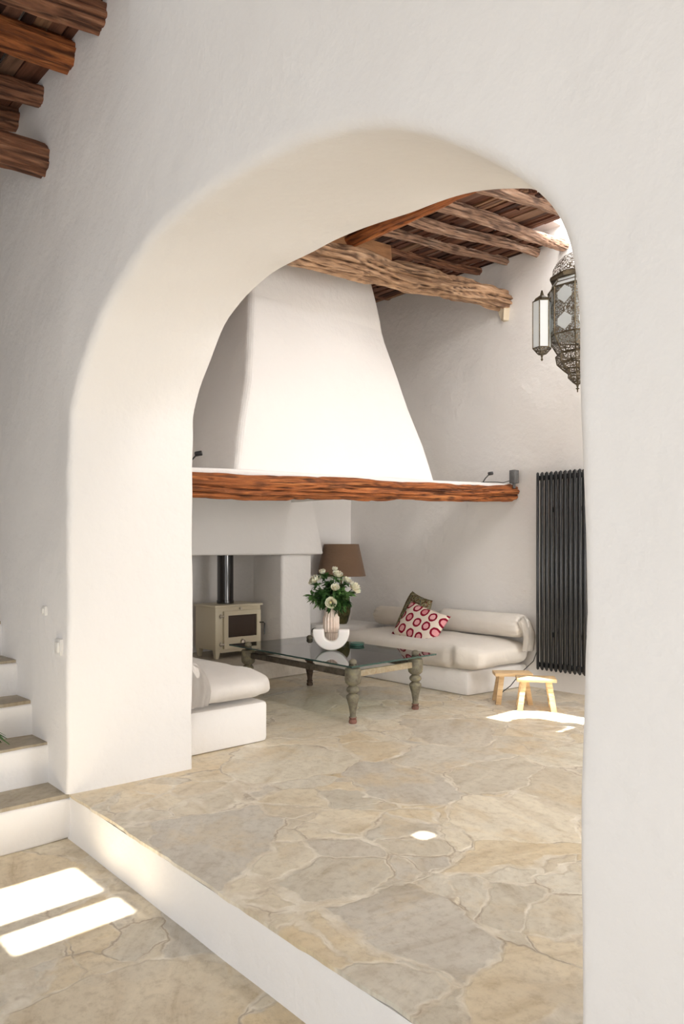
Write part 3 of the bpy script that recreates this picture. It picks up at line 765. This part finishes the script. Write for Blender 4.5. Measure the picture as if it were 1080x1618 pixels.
for lo, hi in (((dx0, dy0, dz0), (dx1, wy0, dz1)), ((dx0, wy1, dz0), (dx1, dy1, dz1)), ((dx0, wy0, dz0), (dx1, wy1, wz0)), ((dx0, wy0, wz1), (dx1, wy1, dz1))): box(bm, lo, hi)
bmesh.ops.remove_doubles(bm, verts=bm.verts, dist=1e-5)
build('door_frame', bm, M_IVORY, door, smooth=20)
bm = bmesh.new(); box(bm, (dx0, wy0, wz0), (dx0 + .012, wy1, wz1)); build('door_glass', bm, M_DOORGLASS, door, smooth=0, label='dark smoked glass')
bm = bmesh.new(); tube(bm, [(dx1, dy1 - .015, sz + .34), (dx1 + .03, dy1 + .01, sz + .34), (dx1 + .035, dy1 + .022, sz + .33), (dx1 + .035, dy1 + .022, sz + .215)], .007, 8); build('door_handle', bm, M_BLACK, door)
for hz in (sz + .425, sz + .145):
    bm = bmesh.new(); tube(bm, [(sx1 + .015, dy0 - .045, hz), (sx1 + .02, dy0 + .004, hz)], .012, 10); tube(bm, [(sx1 + .008, dy0 - .028, hz - .022), (sx1 + .008, dy0 - .028, hz + .022)], .009, 10); build('hinge', bm, M_STEEL, door)
bm = bmesh.new(); lathe(bm, [(0, 0), (.022, 0), (.03, .012), (.026, .022), (.008, .026), (0, .027)], n=16); bm.transform(Matrix.Translation((dx1, 4.295, sz + .155)) @ Matrix.Rotation(R(90), 4, 'Y')); build('air_vent', bm, M_STEEL, door)
bm = bmesh.new(); lathe(bm, [(0, 0), (.008, 0), (.008, .014), (.013, .018), (.012, .028), (0, .03)], n=12); bm.transform(Matrix.Translation((sx1, 4.28, sz + .495)) @ Matrix.Rotation(R(90), 4, 'Y')); build('air_slider', bm, M_STEEL, stove)
bm = bmesh.new(); lathe(bm, [(.088, 0), (.088, .03), (.083, .034), (.083, .56), (.0, .56)], (-6.31, 4.24, sz + .537), 32); build('flue_pipe', bm, M_FLUE, stove, label='glossy black flue pipe')

# ------------------------------------------------------------------ coffee table
tb = empty('coffee_table', (-4.44, 3.98, 0), 'glass topped coffee table on four turned grey green legs in front of the hearth', 'table')
LEGP = [(0, 0), (.026, 0), (.030, .012), (.027, .028), (.022, .031), (.028, .038), (.028, .046), (.021, .052), (.022, .075), (.030, .125), (.041, .165), (.047, .185), (.045, .200), (.032, .212), (.027, .217), (.040, .226), (.047, .240), (.044, .254), (.032, .266), (.028, .271), (.040, .279), (.053, .292), (.057, .315), (.057, .385), (.052, .396), (.030, .400), (0, .400)]
legs = [(-3.768, 3.62, M_LEG), (-3.771, 4.30, M_LEG), (-5.10, 4.35, M_LEGD), (-5.08, 3.645, M_LEG)]
for lx, ly, m in legs:
    bm = bmesh.new(); lathe(bm, [(r * 1.02, z) for r, z in LEGP[6:]], (lx, ly, 0), 28)
    lg = build('leg', bm, m, tb, smooth=50)
    bm = bmesh.new(); lathe(bm, LEGP[:7] + [(0, .046)], (lx, ly, 0), 20); f_ = build('foot', bm, M_FOOT if m is M_LEG else M_LEGD, None); f_.parent = lg; f_.location = (0, 0, 0)
    f_.location = -Vector(tb.location)
def rail(a, b_, m, nm):
    a, b_ = Vector(a), Vector(b_); L = (b_ - a).length; bm = bmesh.new()
    rot_box(bm, (a + b_) / 2, (L, .03, .045), math.atan2((b_-a).y, (b_-a).x), .004); build(nm, bm, m, tb)
rail((-5.04, 3.645, .352), (-3.81, 3.62, .352), M_RAILD, 'rail'); rail((-3.77, 3.66, .352), (-3.77, 4.26, .352), M_RAILL, 'rail')
rail((-5.06, 4.35, .352), (-3.81, 4.30, .352), M_RAILD, 'rail'); rail((-5.09, 3.69, .352), (-5.10, 4.31, .352), M_RAILD, 'rail')
for lx, ly, m in legs:
    bm = bmesh.new(); lathe(bm, [(.024, .400), (.024, .414), (.014, .4146), (.014, .426), (.027, .427), (.030, .438), (.026, .452), (.014, .461), (0, .463)], (lx, ly, 0), 20); build('glass_bolt', bm, M_LEG, tb)
bm = bmesh.new()
GL = [(-5.30, 3.60), (-3.69, 3.535), (-3.70, 4.47), (-5.28, 4.50)]
prism(bm, GL, .414, .426)
o = build('glass_top', bm, M_GLASS, tb, smooth=0, label='clear green tinted glass'); o.data.materials.append(M_GEDGE)
for p in o.data.polygons:
    if abs(p.normal.z) < .5: p.material_index = 1
GT = .426

# ------------------------------------------------------------------ things on the table
# U-shaped white sculpture: half ring with rounded outside, facing the room
ub = bmesh.new(); Ro, Ri, Hc, Th = .150, .052, .172, .085
prof = []
for i in range(33):
    a = math.pi + math.pi * i / 32
    prof.append((Ro * math.cos(a), Hc - .022 + Ro * math.sin(a) * 1.0))
outer = [(-Ro, Hc)] + prof + [(Ro, Hc)]
inner = [(-Ri - .008, Hc)] + [(Ri * math.cos(math.pi + math.pi * i / 32) * (1.1), Hc - .045 + Ri * 1.05 * math.sin(math.pi + math.pi * i / 32)) for i in range(33)] + [(Ri + .008, Hc)]
Aa, Bb = [], []
for (ox, oz), (ix, iz) in zip(outer, inner):
    Aa.append([ub.verts.new((ox, -Th/2, oz)), ub.verts.new((ix, -Th/2, iz))]); Bb.append([ub.verts.new((ox, Th/2, oz)), ub.verts.new((ix, Th/2, iz))])
for i in range(len(Aa) - 1):
    ub.faces.new((Aa[i][0], Aa[i+1][0], Aa[i+1][1], Aa[i][1])); ub.faces.new((Bb[i][0], Bb[i][1], Bb[i+1][1], Bb[i+1][0]))
    ub.faces.new((Aa[i][0], Bb[i][0], Bb[i+1][0], Aa[i+1][0])); ub.faces.new((Aa[i][1], Aa[i+1][1], Bb[i+1][1], Bb[i][1]))
for i in (0, -1): ub.faces.new((Aa[i][0], Aa[i][1], Bb[i][1], Bb[i][0]))
bmesh.ops.recalc_face_normals(ub, faces=ub.faces)
es = [e for e in ub.edges if len(e.link_faces) == 2 and e.calc_face_angle(0) > .8]
bmesh.ops.bevel(ub, geom=es, offset=.012, segments=3, profile=.5, affect='EDGES')
zmin = min(v.co.z for v in ub.verts); bmesh.ops.translate(ub, verts=ub.verts, vec=(0, 0, -zmin))
o = build('sculptural_vessel', ub, M_ALAB, local=True, smooth=50); o.location = (-4.42, 4.0, GT + .001); o.rotation_euler = (0, 0, R(44))
tag(o, 'white U shaped alabaster vessel standing on the glass coffee table', 'ornament')
VX, VY = -4.53, 4.10
bm = bmesh.new()
VP = [(.0, 0), (.040, 0), (.044, .02), (.050, .05), (.052, .125), (.057, .13), (.064, .135), (.066, .15), (.066, .255), (.060, .262), (.054, .27), (.054, .37), (.046, .372), (.046, .30), (0, .30)]
flute = lambda a, z: 1.04 - .17 * abs(math.sin(a * 8)) ** 1.6
lathe(bm, VP, (VX, VY, GT + .001), 144, flute)
o = build('vase', bm, M_VASE, smooth=30); tag(o, 'tall pink beige fluted vase behind the white U shaped vessel, holding flowers', 'vase')
dish = empty('coaster_stack', (-4.49, 4.36, GT), 'small green ceramic dish beside the vase on the glass table', 'dish')
bm = bmesh.new(); lathe(bm, [(0, 0), (.058, 0), (.064, .004), (.064, .008), (.060, .011), (0, .011)], (-4.49, 4.36, GT + .001), 32); build('lower_plate', bm, M_DISH, dish)
bm = bmesh.new(); lathe(bm, [(0, .0115), (.052, .0115), (.066, .017), (.068, .022), (.060, .021), (.05, .017), (0, .016)], (-4.49, 4.36, GT + .001), 32); build('upper_plate', bm, M_DISH, dish)

# flowers: each stem with its own leaves and bloom
RIGHT = Vector((.682, .731, 0)); FWD = Vector((-.731, .682, 0)); UP = Vector((0, 0, 1))
VT = Vector((VX, VY, GT + .37))
def leaf_blade(bm, base, d, length, width, droop, rnd):
    d = d.normalized(); side = d.cross(UP)
    side = side.normalized() if side.length > .01 else Vector((1, 0, 0)); tw = rnd.uniform(-.7, .7)
    nrm = side.cross(d); side = (side * math.cos(tw) + nrm * math.sin(tw)).normalized()
    pts = []
    for i in range(6):
        t = i / 5; c = base + d * length * t - UP * droop * length * t * t
        wd = width * math.sin(math.pi * (t * .86 + .08)) ** .8
        m_ = nrm * (-.12 * wd)
        pts.append((bm.verts.new(c - side * wd / 2), bm.verts.new(c + m_), bm.verts.new(c + side * wd / 2)))
    for p, q in zip(pts, pts[1:]):
        bm.faces.new((p[0], p[1], q[1], q[0])); bm.faces.new((p[1], p[2], q[2], q[1]))
def flower(tip, label, seed, bloom=.03, nleaf=16, open_=1.0):
    rnd = random.Random(seed); tip = Vector(tip)
    root = empty('flower_stem' if bloom else 'foliage_stem', VT - UP * .25, label, 'flower' if bloom else 'foliage', 'flower stems in the fluted vase')
    b0 = VT + Vector((rnd.uniform(-.02, .02), rnd.uniform(-.02, .02), -.20)); mid = VT + (tip - VT) * .45 + UP * .03
    bm = bmesh.new(); path = []
    for i in range(11):
        t = i / 10; path.append(b0 * (1-t)**2 + (VT * .4 + mid * .6) * 2*t*(1-t) + tip * t*t)
    tube(bm, path, .0035, 6); build('stem', bm, M_LEAF, root)
    bm = bmesh.new()
    for i in range(nleaf):
        t = rnd.uniform(.50, .97); k = min(9, int(t * 10)); p = path[k].lerp(path[k+1], t * 10 - k)
        ax = (tip - VT).normalized(); dv = Vector((rnd.uniform(-1, 1), rnd.uniform(-1, 1), rnd.uniform(-.55, .5))) + ax * .45
        for s_ in range(3):
            d2 = dv + Vector((rnd.uniform(-.5, .5), rnd.uniform(-.5, .5), rnd.uniform(-.4, .3)))
            leaf_blade(bm, p, d2, rnd.uniform(.05, .085), rnd.uniform(.016, .028), rnd.uniform(.15, .6), rnd)
    build('leaves', bm, M_LEAF if seed % 3 else M_LEAF2, root, smooth=0)
    if bloom:
        bm = bmesh.new(); ax = ((tip - VT).normalized() + FWD * -.35 + UP * .2).normalized(); q = ax.to_track_quat('Z', 'Y')
        for ring, (cnt, tilt, sc) in enumerate(((4, .25, .55), (6, .6, .75), (8, .95, .95), (9, 1.25 * open_ + .1, 1.08))):
            for j in range(cnt):
                a = 2*math.pi*j/cnt + ring * .5 + rnd.uniform(-.2, .2); t0 = tilt + rnd.uniform(-.15, .15)
                gr = []
                for u in range(5):
                    r_ = []
                    for v in range(5):
                        uu = u / 4; vv = (v / 4 - .5) * 2; L_ = bloom * sc * uu
                        ang = t0 * (.55 + .5 * uu) - .5 * uu * uu; wv = bloom * .62 * sc * math.sin(math.pi * min(1, uu * .8 + .12)) ** .7 * vv
                        lx = L_ * math.sin(ang) + .12 * bloom * ring * .6; lz = L_ * math.cos(ang) + abs(vv) ** 2 * .25 * bloom * uu + bloom * .05 * noise.noise(Vector((uu * 4 + j, vv * 3, seed)))
                        x = lx * math.cos(a) - wv * math.sin(a); y = lx * math.sin(a) + wv * math.cos(a)
                        r_.append(bm.verts.new(tip + q @ Vector((x, y, lz - bloom * .25))))
                    gr.append(r_)
                for p_, q_ in zip(gr, gr[1:]):
                    for v in range(4): bm.faces.new((p_[v], p_[v+1], q_[v+1], q_[v]))
        bl = build('bloom', bm, M_PETAL, root, smooth=0)
        for p in bl.data.polygons: p.use_smooth = True
        bm = bmesh.new(); bmesh.ops.create_icosphere(bm, subdivisions=2, radius=bloom * .26); bmesh.ops.translate(bm, verts=bm.verts, vec=tip + ax * bloom * .22)
        build('flower_heart', bm, M_HEART, root, label='yellow centre')
def at(right, up, toward=0):                       # a spot measured from the vase's mouth
    return VT + RIGHT * (right * .95 + .01) + UP * (up * 1.05 + .075) - FWD * toward
for i, (r_, u_, t_, bl, op, lb) in enumerate((
        (-.150, .115, .03, .050, 1.3, 'open ivory flower with yellow centre at the left of the bouquet'),
        (-.085, .175, .00, .032, .7, 'small ivory flower high on the left of the bouquet'),
        (.045, .155, .05, .042, 1.0, 'ivory flower upper middle of the bouquet, largest of the top blooms'),
        (.020, .195, -.02, .030, .6, 'topmost small cream bud of the bouquet'),
        (.125, .105, .00, .040, .9, 'ivory flower on the right shoulder of the bouquet'),
        (.195, .055, .03, .050, 1.3, 'widest open ivory flower at the far right of the bouquet'),
        (.025, .055, .12, .036, .9, 'ivory flower in the very middle of the leaves'),
        (-.012, -.06, .11, .046, 1.0, 'ivory flower drooping over the front rim of the fluted vase'))):
    flower(at(r_, u_, t_), lb, 40 + i, bl * .98, 14, op)
for i, (r_, u_, t_, lb) in enumerate(((-.19, -.005, .0, 'leafy green stem reaching left and lowest on that side of the bouquet'), (.13, -.04, .05, 'leafy green stem hanging low on the right of the fluted vase'), (-.10, .03, .09, 'leafy green stem at front left of the bouquet'), (.10, .03, .07, 'leafy green stem at front right of the bouquet'), (-.03, .10, -.1, 'leafy green stem at the back of the bouquet'))):
    flower(at(r_, u_, t_), lb, 60 + i, 0, 40)

# ------------------------------------------------------------------ stools
def stool(loc, rz, label, L=.30, D=.17, H=.25):
    root = empty('step_stool', loc, label, 'stool', 'small pine stools', rz)
    bm = bmesh.new(); box(bm, (-L/2, -D/2, H - .026), (L/2, D/2, H), .003); build('seat', bm, M_PINE, root, local=True)
    for sx in (-1, 1):
        for sy in (-1, 1):
            bm = bmesh.new(); tx, ty, bx_, by = sx * (L/2 - .055), sy * (D/2 - .03), sx * (L/2 - .022), sy * (D/2 + .005)
            hx, hy = .021, .013
            hexa(bm, [(bx_-hx, by-hy, 0), (bx_+hx, by-hy, 0), (bx_+hx, by+hy, 0), (bx_-hx, by+hy, 0), (tx-hx, ty-hy, H-.025), (tx+hx, ty-hy, H-.025), (tx+hx, ty+hy, H-.025), (tx-hx, ty+hy, H-.025)], .002)
            build('leg', bm, M_PINE, root, local=True)
        bm = bmesh.new(); box(bm, (sx * (L/2 - .047) - .010, -D/2 + .02, .055), (sx * (L/2 - .047) + .010, D/2 - .02, .08), .002); build('stretcher', bm, M_PINE, root, local=True)
    return root
stool((-3.13, 4.99, 0), R(37), 'small pale pine stool standing in front, nearer the sunny patch')
stool((-3.40, 5.07, 0), R(44), 'small pale pine stool partly behind the other one, beside the bench end')

# ------------------------------------------------------------------ radiator
rad = empty('radiator', (-3.3, 5.68, .17), 'tall black vertical column radiator on the right hand wall', 'radiator')
for i in range(12):
    x = -3.515 + i * .0447
    for y, nm in ((5.635, 'front_tube'), (5.695, 'rear_tube')):
        bm = bmesh.new(); lathe(bm, [(0, 0), (.006, .002), (.0125, .012), (.0125, 1.728), (.006, 1.738), (0, 1.74)], (x, y, .19), 14); build(nm, bm, M_RAD, rad)
    bm = bmesh.new(); lathe(bm, [(0, 0), (.005, 0), (.005, .008), (0, .009)], n=8); bm.transform(Matrix.Translation((x + .022, 5.655, .25)) @ Matrix.Rotation(R(90), 4, 'X')); build('vent_plug', bm, M_VALVE, rad)
for z in (.235, 1.88):
    bm = bmesh.new(); box(bm, (-3.522, 5.645, z - .022), (-3.018, 5.690, z + .022), .008); build('header', bm, M_RAD, rad)
for z in (.5, 1.6):
    for x in (-3.42, -3.12):
        bm = bmesh.new(); box(bm, (x - .012, 5.70, z - .02), (x + .012, YR + .004, z + .02)); build('wall_bracket', bm, M_RAD, rad)

# ------------------------------------------------------------------ little fittings on the mantel
spk = empty('speaker', (-3.80, 5.70, 1.80), 'small grey box speaker on the right end of the mantel ledge', 'speaker')
bm = bmesh.new(); box(bm, (-3.825, 5.655, 1.855), (-3.765, 5.725, 1.975), .004); build('cabinet', bm, M_GREYBOX, spk)
bm = bmesh.new(); box(bm, (-3.810, 5.672, 1.975), (-3.780, 5.708, 1.979), .001); build('top_cap', bm, M_STEEL, spk)
bm = bmesh.new(); tube(bm, [(-3.795, 5.69, 1.81), (-3.795, 5.69, 1.858)], .014, 8); build('foot', bm, M_GREYBOX, spk)
def spot(loc, rz, label):
    root = empty('spotlight', loc, label, 'spotlight', 'mantel spotlights', rz)
    bm = bmesh.new(); lathe(bm, [(0, 0), (.02, 0), (.02, .008), (0, .008)], n=14); build('base', bm, M_BLACK, root, local=True)
    bm = bmesh.new(); tube(bm, [(0, 0, .006), (.02, 0, .04), (.055, 0, .078)], .005, 8); build('arm', bm, M_BLACK, root, local=True)
    bm = bmesh.new(); lathe(bm, [(0, 0), (.012, 0), (.016, .006), (.016, .042), (.013, .046), (0, .046)], n=14); bm.transform(Matrix.Translation((.045, 0, .082)) @ Matrix.Rotation(R(80), 4, 'Y')); build('head', bm, M_BLACK, root, local=True)
    return root
spot((-3.93, 5.40, zl(5.40)), R(47), 'small black spotlight on the mantel ledge next to the grey speaker')
spot((-3.94, 2.37, zl(2.37)), R(47), 'small black spotlight at the left end of the mantel ledge, cut by the arch jamb')
bm = bmesh.new(); tube(bm, [(-3.92, 5.41, zl(5.4) + .008), (-3.90, 5.48, zl(5.48) + .01), (-3.885, 5.56, zl(5.56) + .01), (-3.875, 5.63, zl(5.62) + .006), (-3.82, 5.66, zl(5.7) + .02)], .0035, 6)
tag(build('cable', bm, M_BLACK), 'thin black cable along the mantel ledge from spotlight to speaker', 'cable')
bm = bmesh.new(); tube(bm, [(-3.60, 5.76, .50), (-3.58, 5.74, .36), (-3.60, 5.70, .25), (-3.63, 5.55, .16), (-3.64, 5.40, .06), (-3.63, 5.2, .006)], .004, 6)
tag(build('cable', bm, M_BLACK), 'thin dark cable dropping beside the mattress end behind the stools', 'cable')
bm = bmesh.new(); hexa(bm, [(-3.975, 5.74, 3.40), (-3.93, 5.715, 3.385), (-3.91, YR + .02, 3.39), (-3.98, YR + .02, 3.39), (-4.0, 5.70, 3.52), (-3.90, 5.69, 3.52), (-3.90, YR + .02, 3.52), (-4.0, YR + .02, 3.52)], .008); tag(build('stone_wedge', bm, plaster('bare_mortar', (.62, .53, .40)), smooth=0), 'chipped mortar wedge under the wall end of the pale main beam', 'wedge')

# ------------------------------------------------------------------ switches and plant by the stairs
for x, z, w_, h_, lb in ((-3.937, .918, .05, .05, 'small round edged white wall socket higher on the wall above the stairs'), (-3.742, .743, .075, .085, 'larger white light switch low on the wall beside the arch')):
    root = empty('wall_switch', (x, YW, z), lb, 'switch')
    bm = bmesh.new(); box(bm, (x - w_/2, YW - .014, z - h_/2), (x + w_/2, YW + .02, z + h_/2), .005); build('plate', bm, M_PLASTIC, root)
    bm = bmesh.new(); box(bm, (x - w_*.28, YW - .022, z - h_*.3), (x + w_*.28, YW - .012, z + h_*.3), .003); build('rocker', bm, M_PLASTIC, root)
pl = empty('potted_plant', (-4.04, 1.10, .216), 'green leafy potted plant on the stairs, only leaf tips in view', 'plant')
bm = bmesh.new(); lathe(bm, [(0, 0), (.06, 0), (.08, .12), (.085, .125), (.085, .145), (.075, .145), (.07, .12), (0, .12)], (-4.04, 1.10, .216), 24); build('pot', bm, M_TERRA, pl)
rnd = random.Random(5); bm = bmesh.new()
for i in range(26):
    a = 2*math.pi*i/26 + rnd.uniform(-.1, .1); leaf_blade(bm, Vector((-4.04, 1.10, .34)), Vector((math.cos(a), math.sin(a), rnd.uniform(.1, 1.2))), rnd.uniform(.16, .25), .026, rnd.uniform(.4, 1.1), rnd)
leaf_blade(bm, Vector((-4.04, 1.10, .34)), Vector((.5, .75, .12)), .235, .03, .42, rnd); leaf_blade(bm, Vector((-4.04, 1.10, .34)), Vector((.45, .85, .3)), .22, .03, .62, rnd)
build('leaves', bm, M_LEAF, pl, smooth=0)

# ------------------------------------------------------------------ pierced brass lantern under the rooflight
LX, LY, LZ = -2.554, 4.593, 2.327                  # tip of its finial
lan = empty('hanging_lantern', (LX, LY, LZ), 'large pierced brass lantern with frosted panes hanging by the radiator, partly hidden by the arch', 'lantern')
def ngon(r, z, n=8, c=(LX, LY), ph=None):
    ph = math.pi / n if ph is None else ph
    return [Vector((c[0] + r*math.cos(2*math.pi*k/n + ph), c[1] + r*math.sin(2*math.pi*k/n + ph), z)) for k in range(n)]
def cage(prefix, levels, c, n, bar, parent, panel_mat, ph=None):
    """bars and pierced panels between stacked polygon rings"""
    rings = [ngon(r, z, n, c, ph) for r, z in levels]
    bm = bmesh.new()
    for rg in rings:
        for k in range(n): tube(bm, [rg[k], rg[(k+1) % n]], bar, 6)
    for a, b_ in zip(rings, rings[1:]):
        for k in range(n): tube(bm, [a[k], b_[k]], bar, 6)
    build(prefix + '_frame', bm, M_BRASS, parent)
    bm = bmesh.new()
    for a, b_ in zip(rings, rings[1:]):
        for k in range(n):
            vs = [bm.verts.new(p) for p in (a[k], a[(k+1) % n], b_[(k+1) % n], b_[k])]; bm.faces.new(vs)
    bmesh.ops.remove_doubles(bm, verts=bm.verts, dist=1e-5); bmesh.ops.solidify(bm, geom=bm.faces[:], thickness=.0015)
    build(prefix + '_panels', bm, panel_mat, parent, smooth=0)
    return rings
PH = R(47) + math.pi / 8
body = cage('body', [(.195, LZ + .38), (.195, LZ + .70)], (LX, LY), 8, .0055, lan, M_FILI, PH)
cage('lower_cone', [(.195, LZ + .38), (.13, LZ + .265)], (LX, LY), 8, .005, lan, M_FILI, PH)
cage('bowl', [(.145, LZ + .255), (.135, LZ + .20), (.09, LZ + .155), (.06, LZ + .13)], (LX, LY), 8, .0045, lan, M_FILI, PH)
cage('tip_bowl', [(.06, LZ + .13), (.062, LZ + .105), (.03, LZ + .07), (.010, LZ + .055)], (LX, LY), 8, .0035, lan, M_FILI, PH)
bm = bmesh.new(); lathe(bm, [(.178, .385), (.178, .695)], (LX, LY, LZ), 8); build('glass_liner', bm, M_FROST, lan, smooth=0)
bm = bmesh.new(); lathe(bm, [(0, 0), (.004, .002), (.005, .02), (.014, .026), (.005, .032), (.008, .045), (.012, .06), (0, .062)], (LX, LY, LZ), 12); build('finial', bm, M_BRASS, lan)
# frosted diamonds set in the body's faces
for k in range(8):
    a, b_ = body[0][k], body[0][(k+1) % 8]; c_ = (a + b_) / 2; out = Vector((c_.x - LX, c_.y - LY, 0)).normalized(); sd = (b_ - a).normalized(); wd = (b_ - a).length * .34
    for zc, hh in ((LZ + .455, .06), (LZ + .635, .06)):
        bm = bmesh.new(); cc = Vector((c_.x, c_.y, zc)) + out * .003
        f = bm.faces.new([bm.verts.new(p) for p in (cc - UP*hh, cc + sd*wd - UP*hh*.35, cc + sd*wd + UP*hh*.35, cc + UP*hh, cc - sd*wd + UP*hh*.35, cc - sd*wd - UP*hh*.35)])
        bmesh.ops.solidify(bm, geom=[f], thickness=.003); build('pane', bm, M_FROST, lan, smooth=0)
# side lanterns on the body's flanks
for sgn in (-1, 1):
    c = Vector((LX, LY, 0)) + RIGHT * sgn * .245; cc = (c.x, c.y)
    cage('side_lantern', [(.062, LZ + .30), (.062, LZ + .62)], cc, 6, .004, lan, M_FROST, R(47)); cage('side_base', [(.062, LZ + .30), (.03, LZ + .265)], cc, 6, .0035, lan, M_FILI, R(47))
    bm = bmesh.new(); lathe(bm, [(0, 0), (.004, .002), (.009, .012), (.004, .02), (.012, .05), (0, .052)], (cc[0], cc[1], LZ + .215), 10); build('side_finial', bm, M_BRASS, lan)
    bm = bmesh.new(); tube(bm, [c + UP * (LZ + .33), Vector((LX, LY, LZ + .42)) + RIGHT * sgn * .17], .006, 6); tube(bm, [c + UP * (LZ + .6), Vector((LX, LY, LZ + .66)) + RIGHT * sgn * .17], .006, 6); build('side_arm', bm, M_BRASS, lan)
    bm = bmesh.new(); lathe(bm, [(.062, .62), (.05, .64), (.015, .665), (.005, .70), (0, .70)], (cc[0], cc[1], LZ), 6); build('side_cap', bm, M_BRASS, lan, smooth=0)
# stepped top: collar, pierced dome, rod
cage('collar', [(.195, LZ + .70), (.17, LZ + .735), (.165, LZ + .76)], (LX, LY), 8, .004, lan, M_FROST, PH)
bm = bmesh.new(); lathe(bm, [(.185, .76), (.19, .775), (.185, .79), (.17, .80)], (LX, LY, LZ), 8); build('dome_rim', bm, M_BRASS, lan, smooth=0)
bm = bmesh.new(); lathe(bm, [(.17, .80), (.165, .845), (.14, .89), (.10, .93), (.05, .955), (.02, .975), (.012, 1.0), (0, 1.0)], (LX, LY, LZ), 24); build('dome', bm, M_FILI, lan)
bm = bmesh.new()
for sx in (-1, 1): tube(bm, [(LX, LY, LZ + 1.0), (LX + sx * .20, LY, TOP + .02)], .006, 8)
tube(bm, [(LX, LY, LZ + .98), (LX, LY, LZ + 1.02)], .012, 8); build('hanging_wires', bm, M_BRASS, lan)
bm = bmesh.new(); box(bm, (-2.84, LY - .012, TOP + .02), (-2.18, LY + .012, TOP + .045)); build('hanging_bar', bm, M_BRASS, lan)
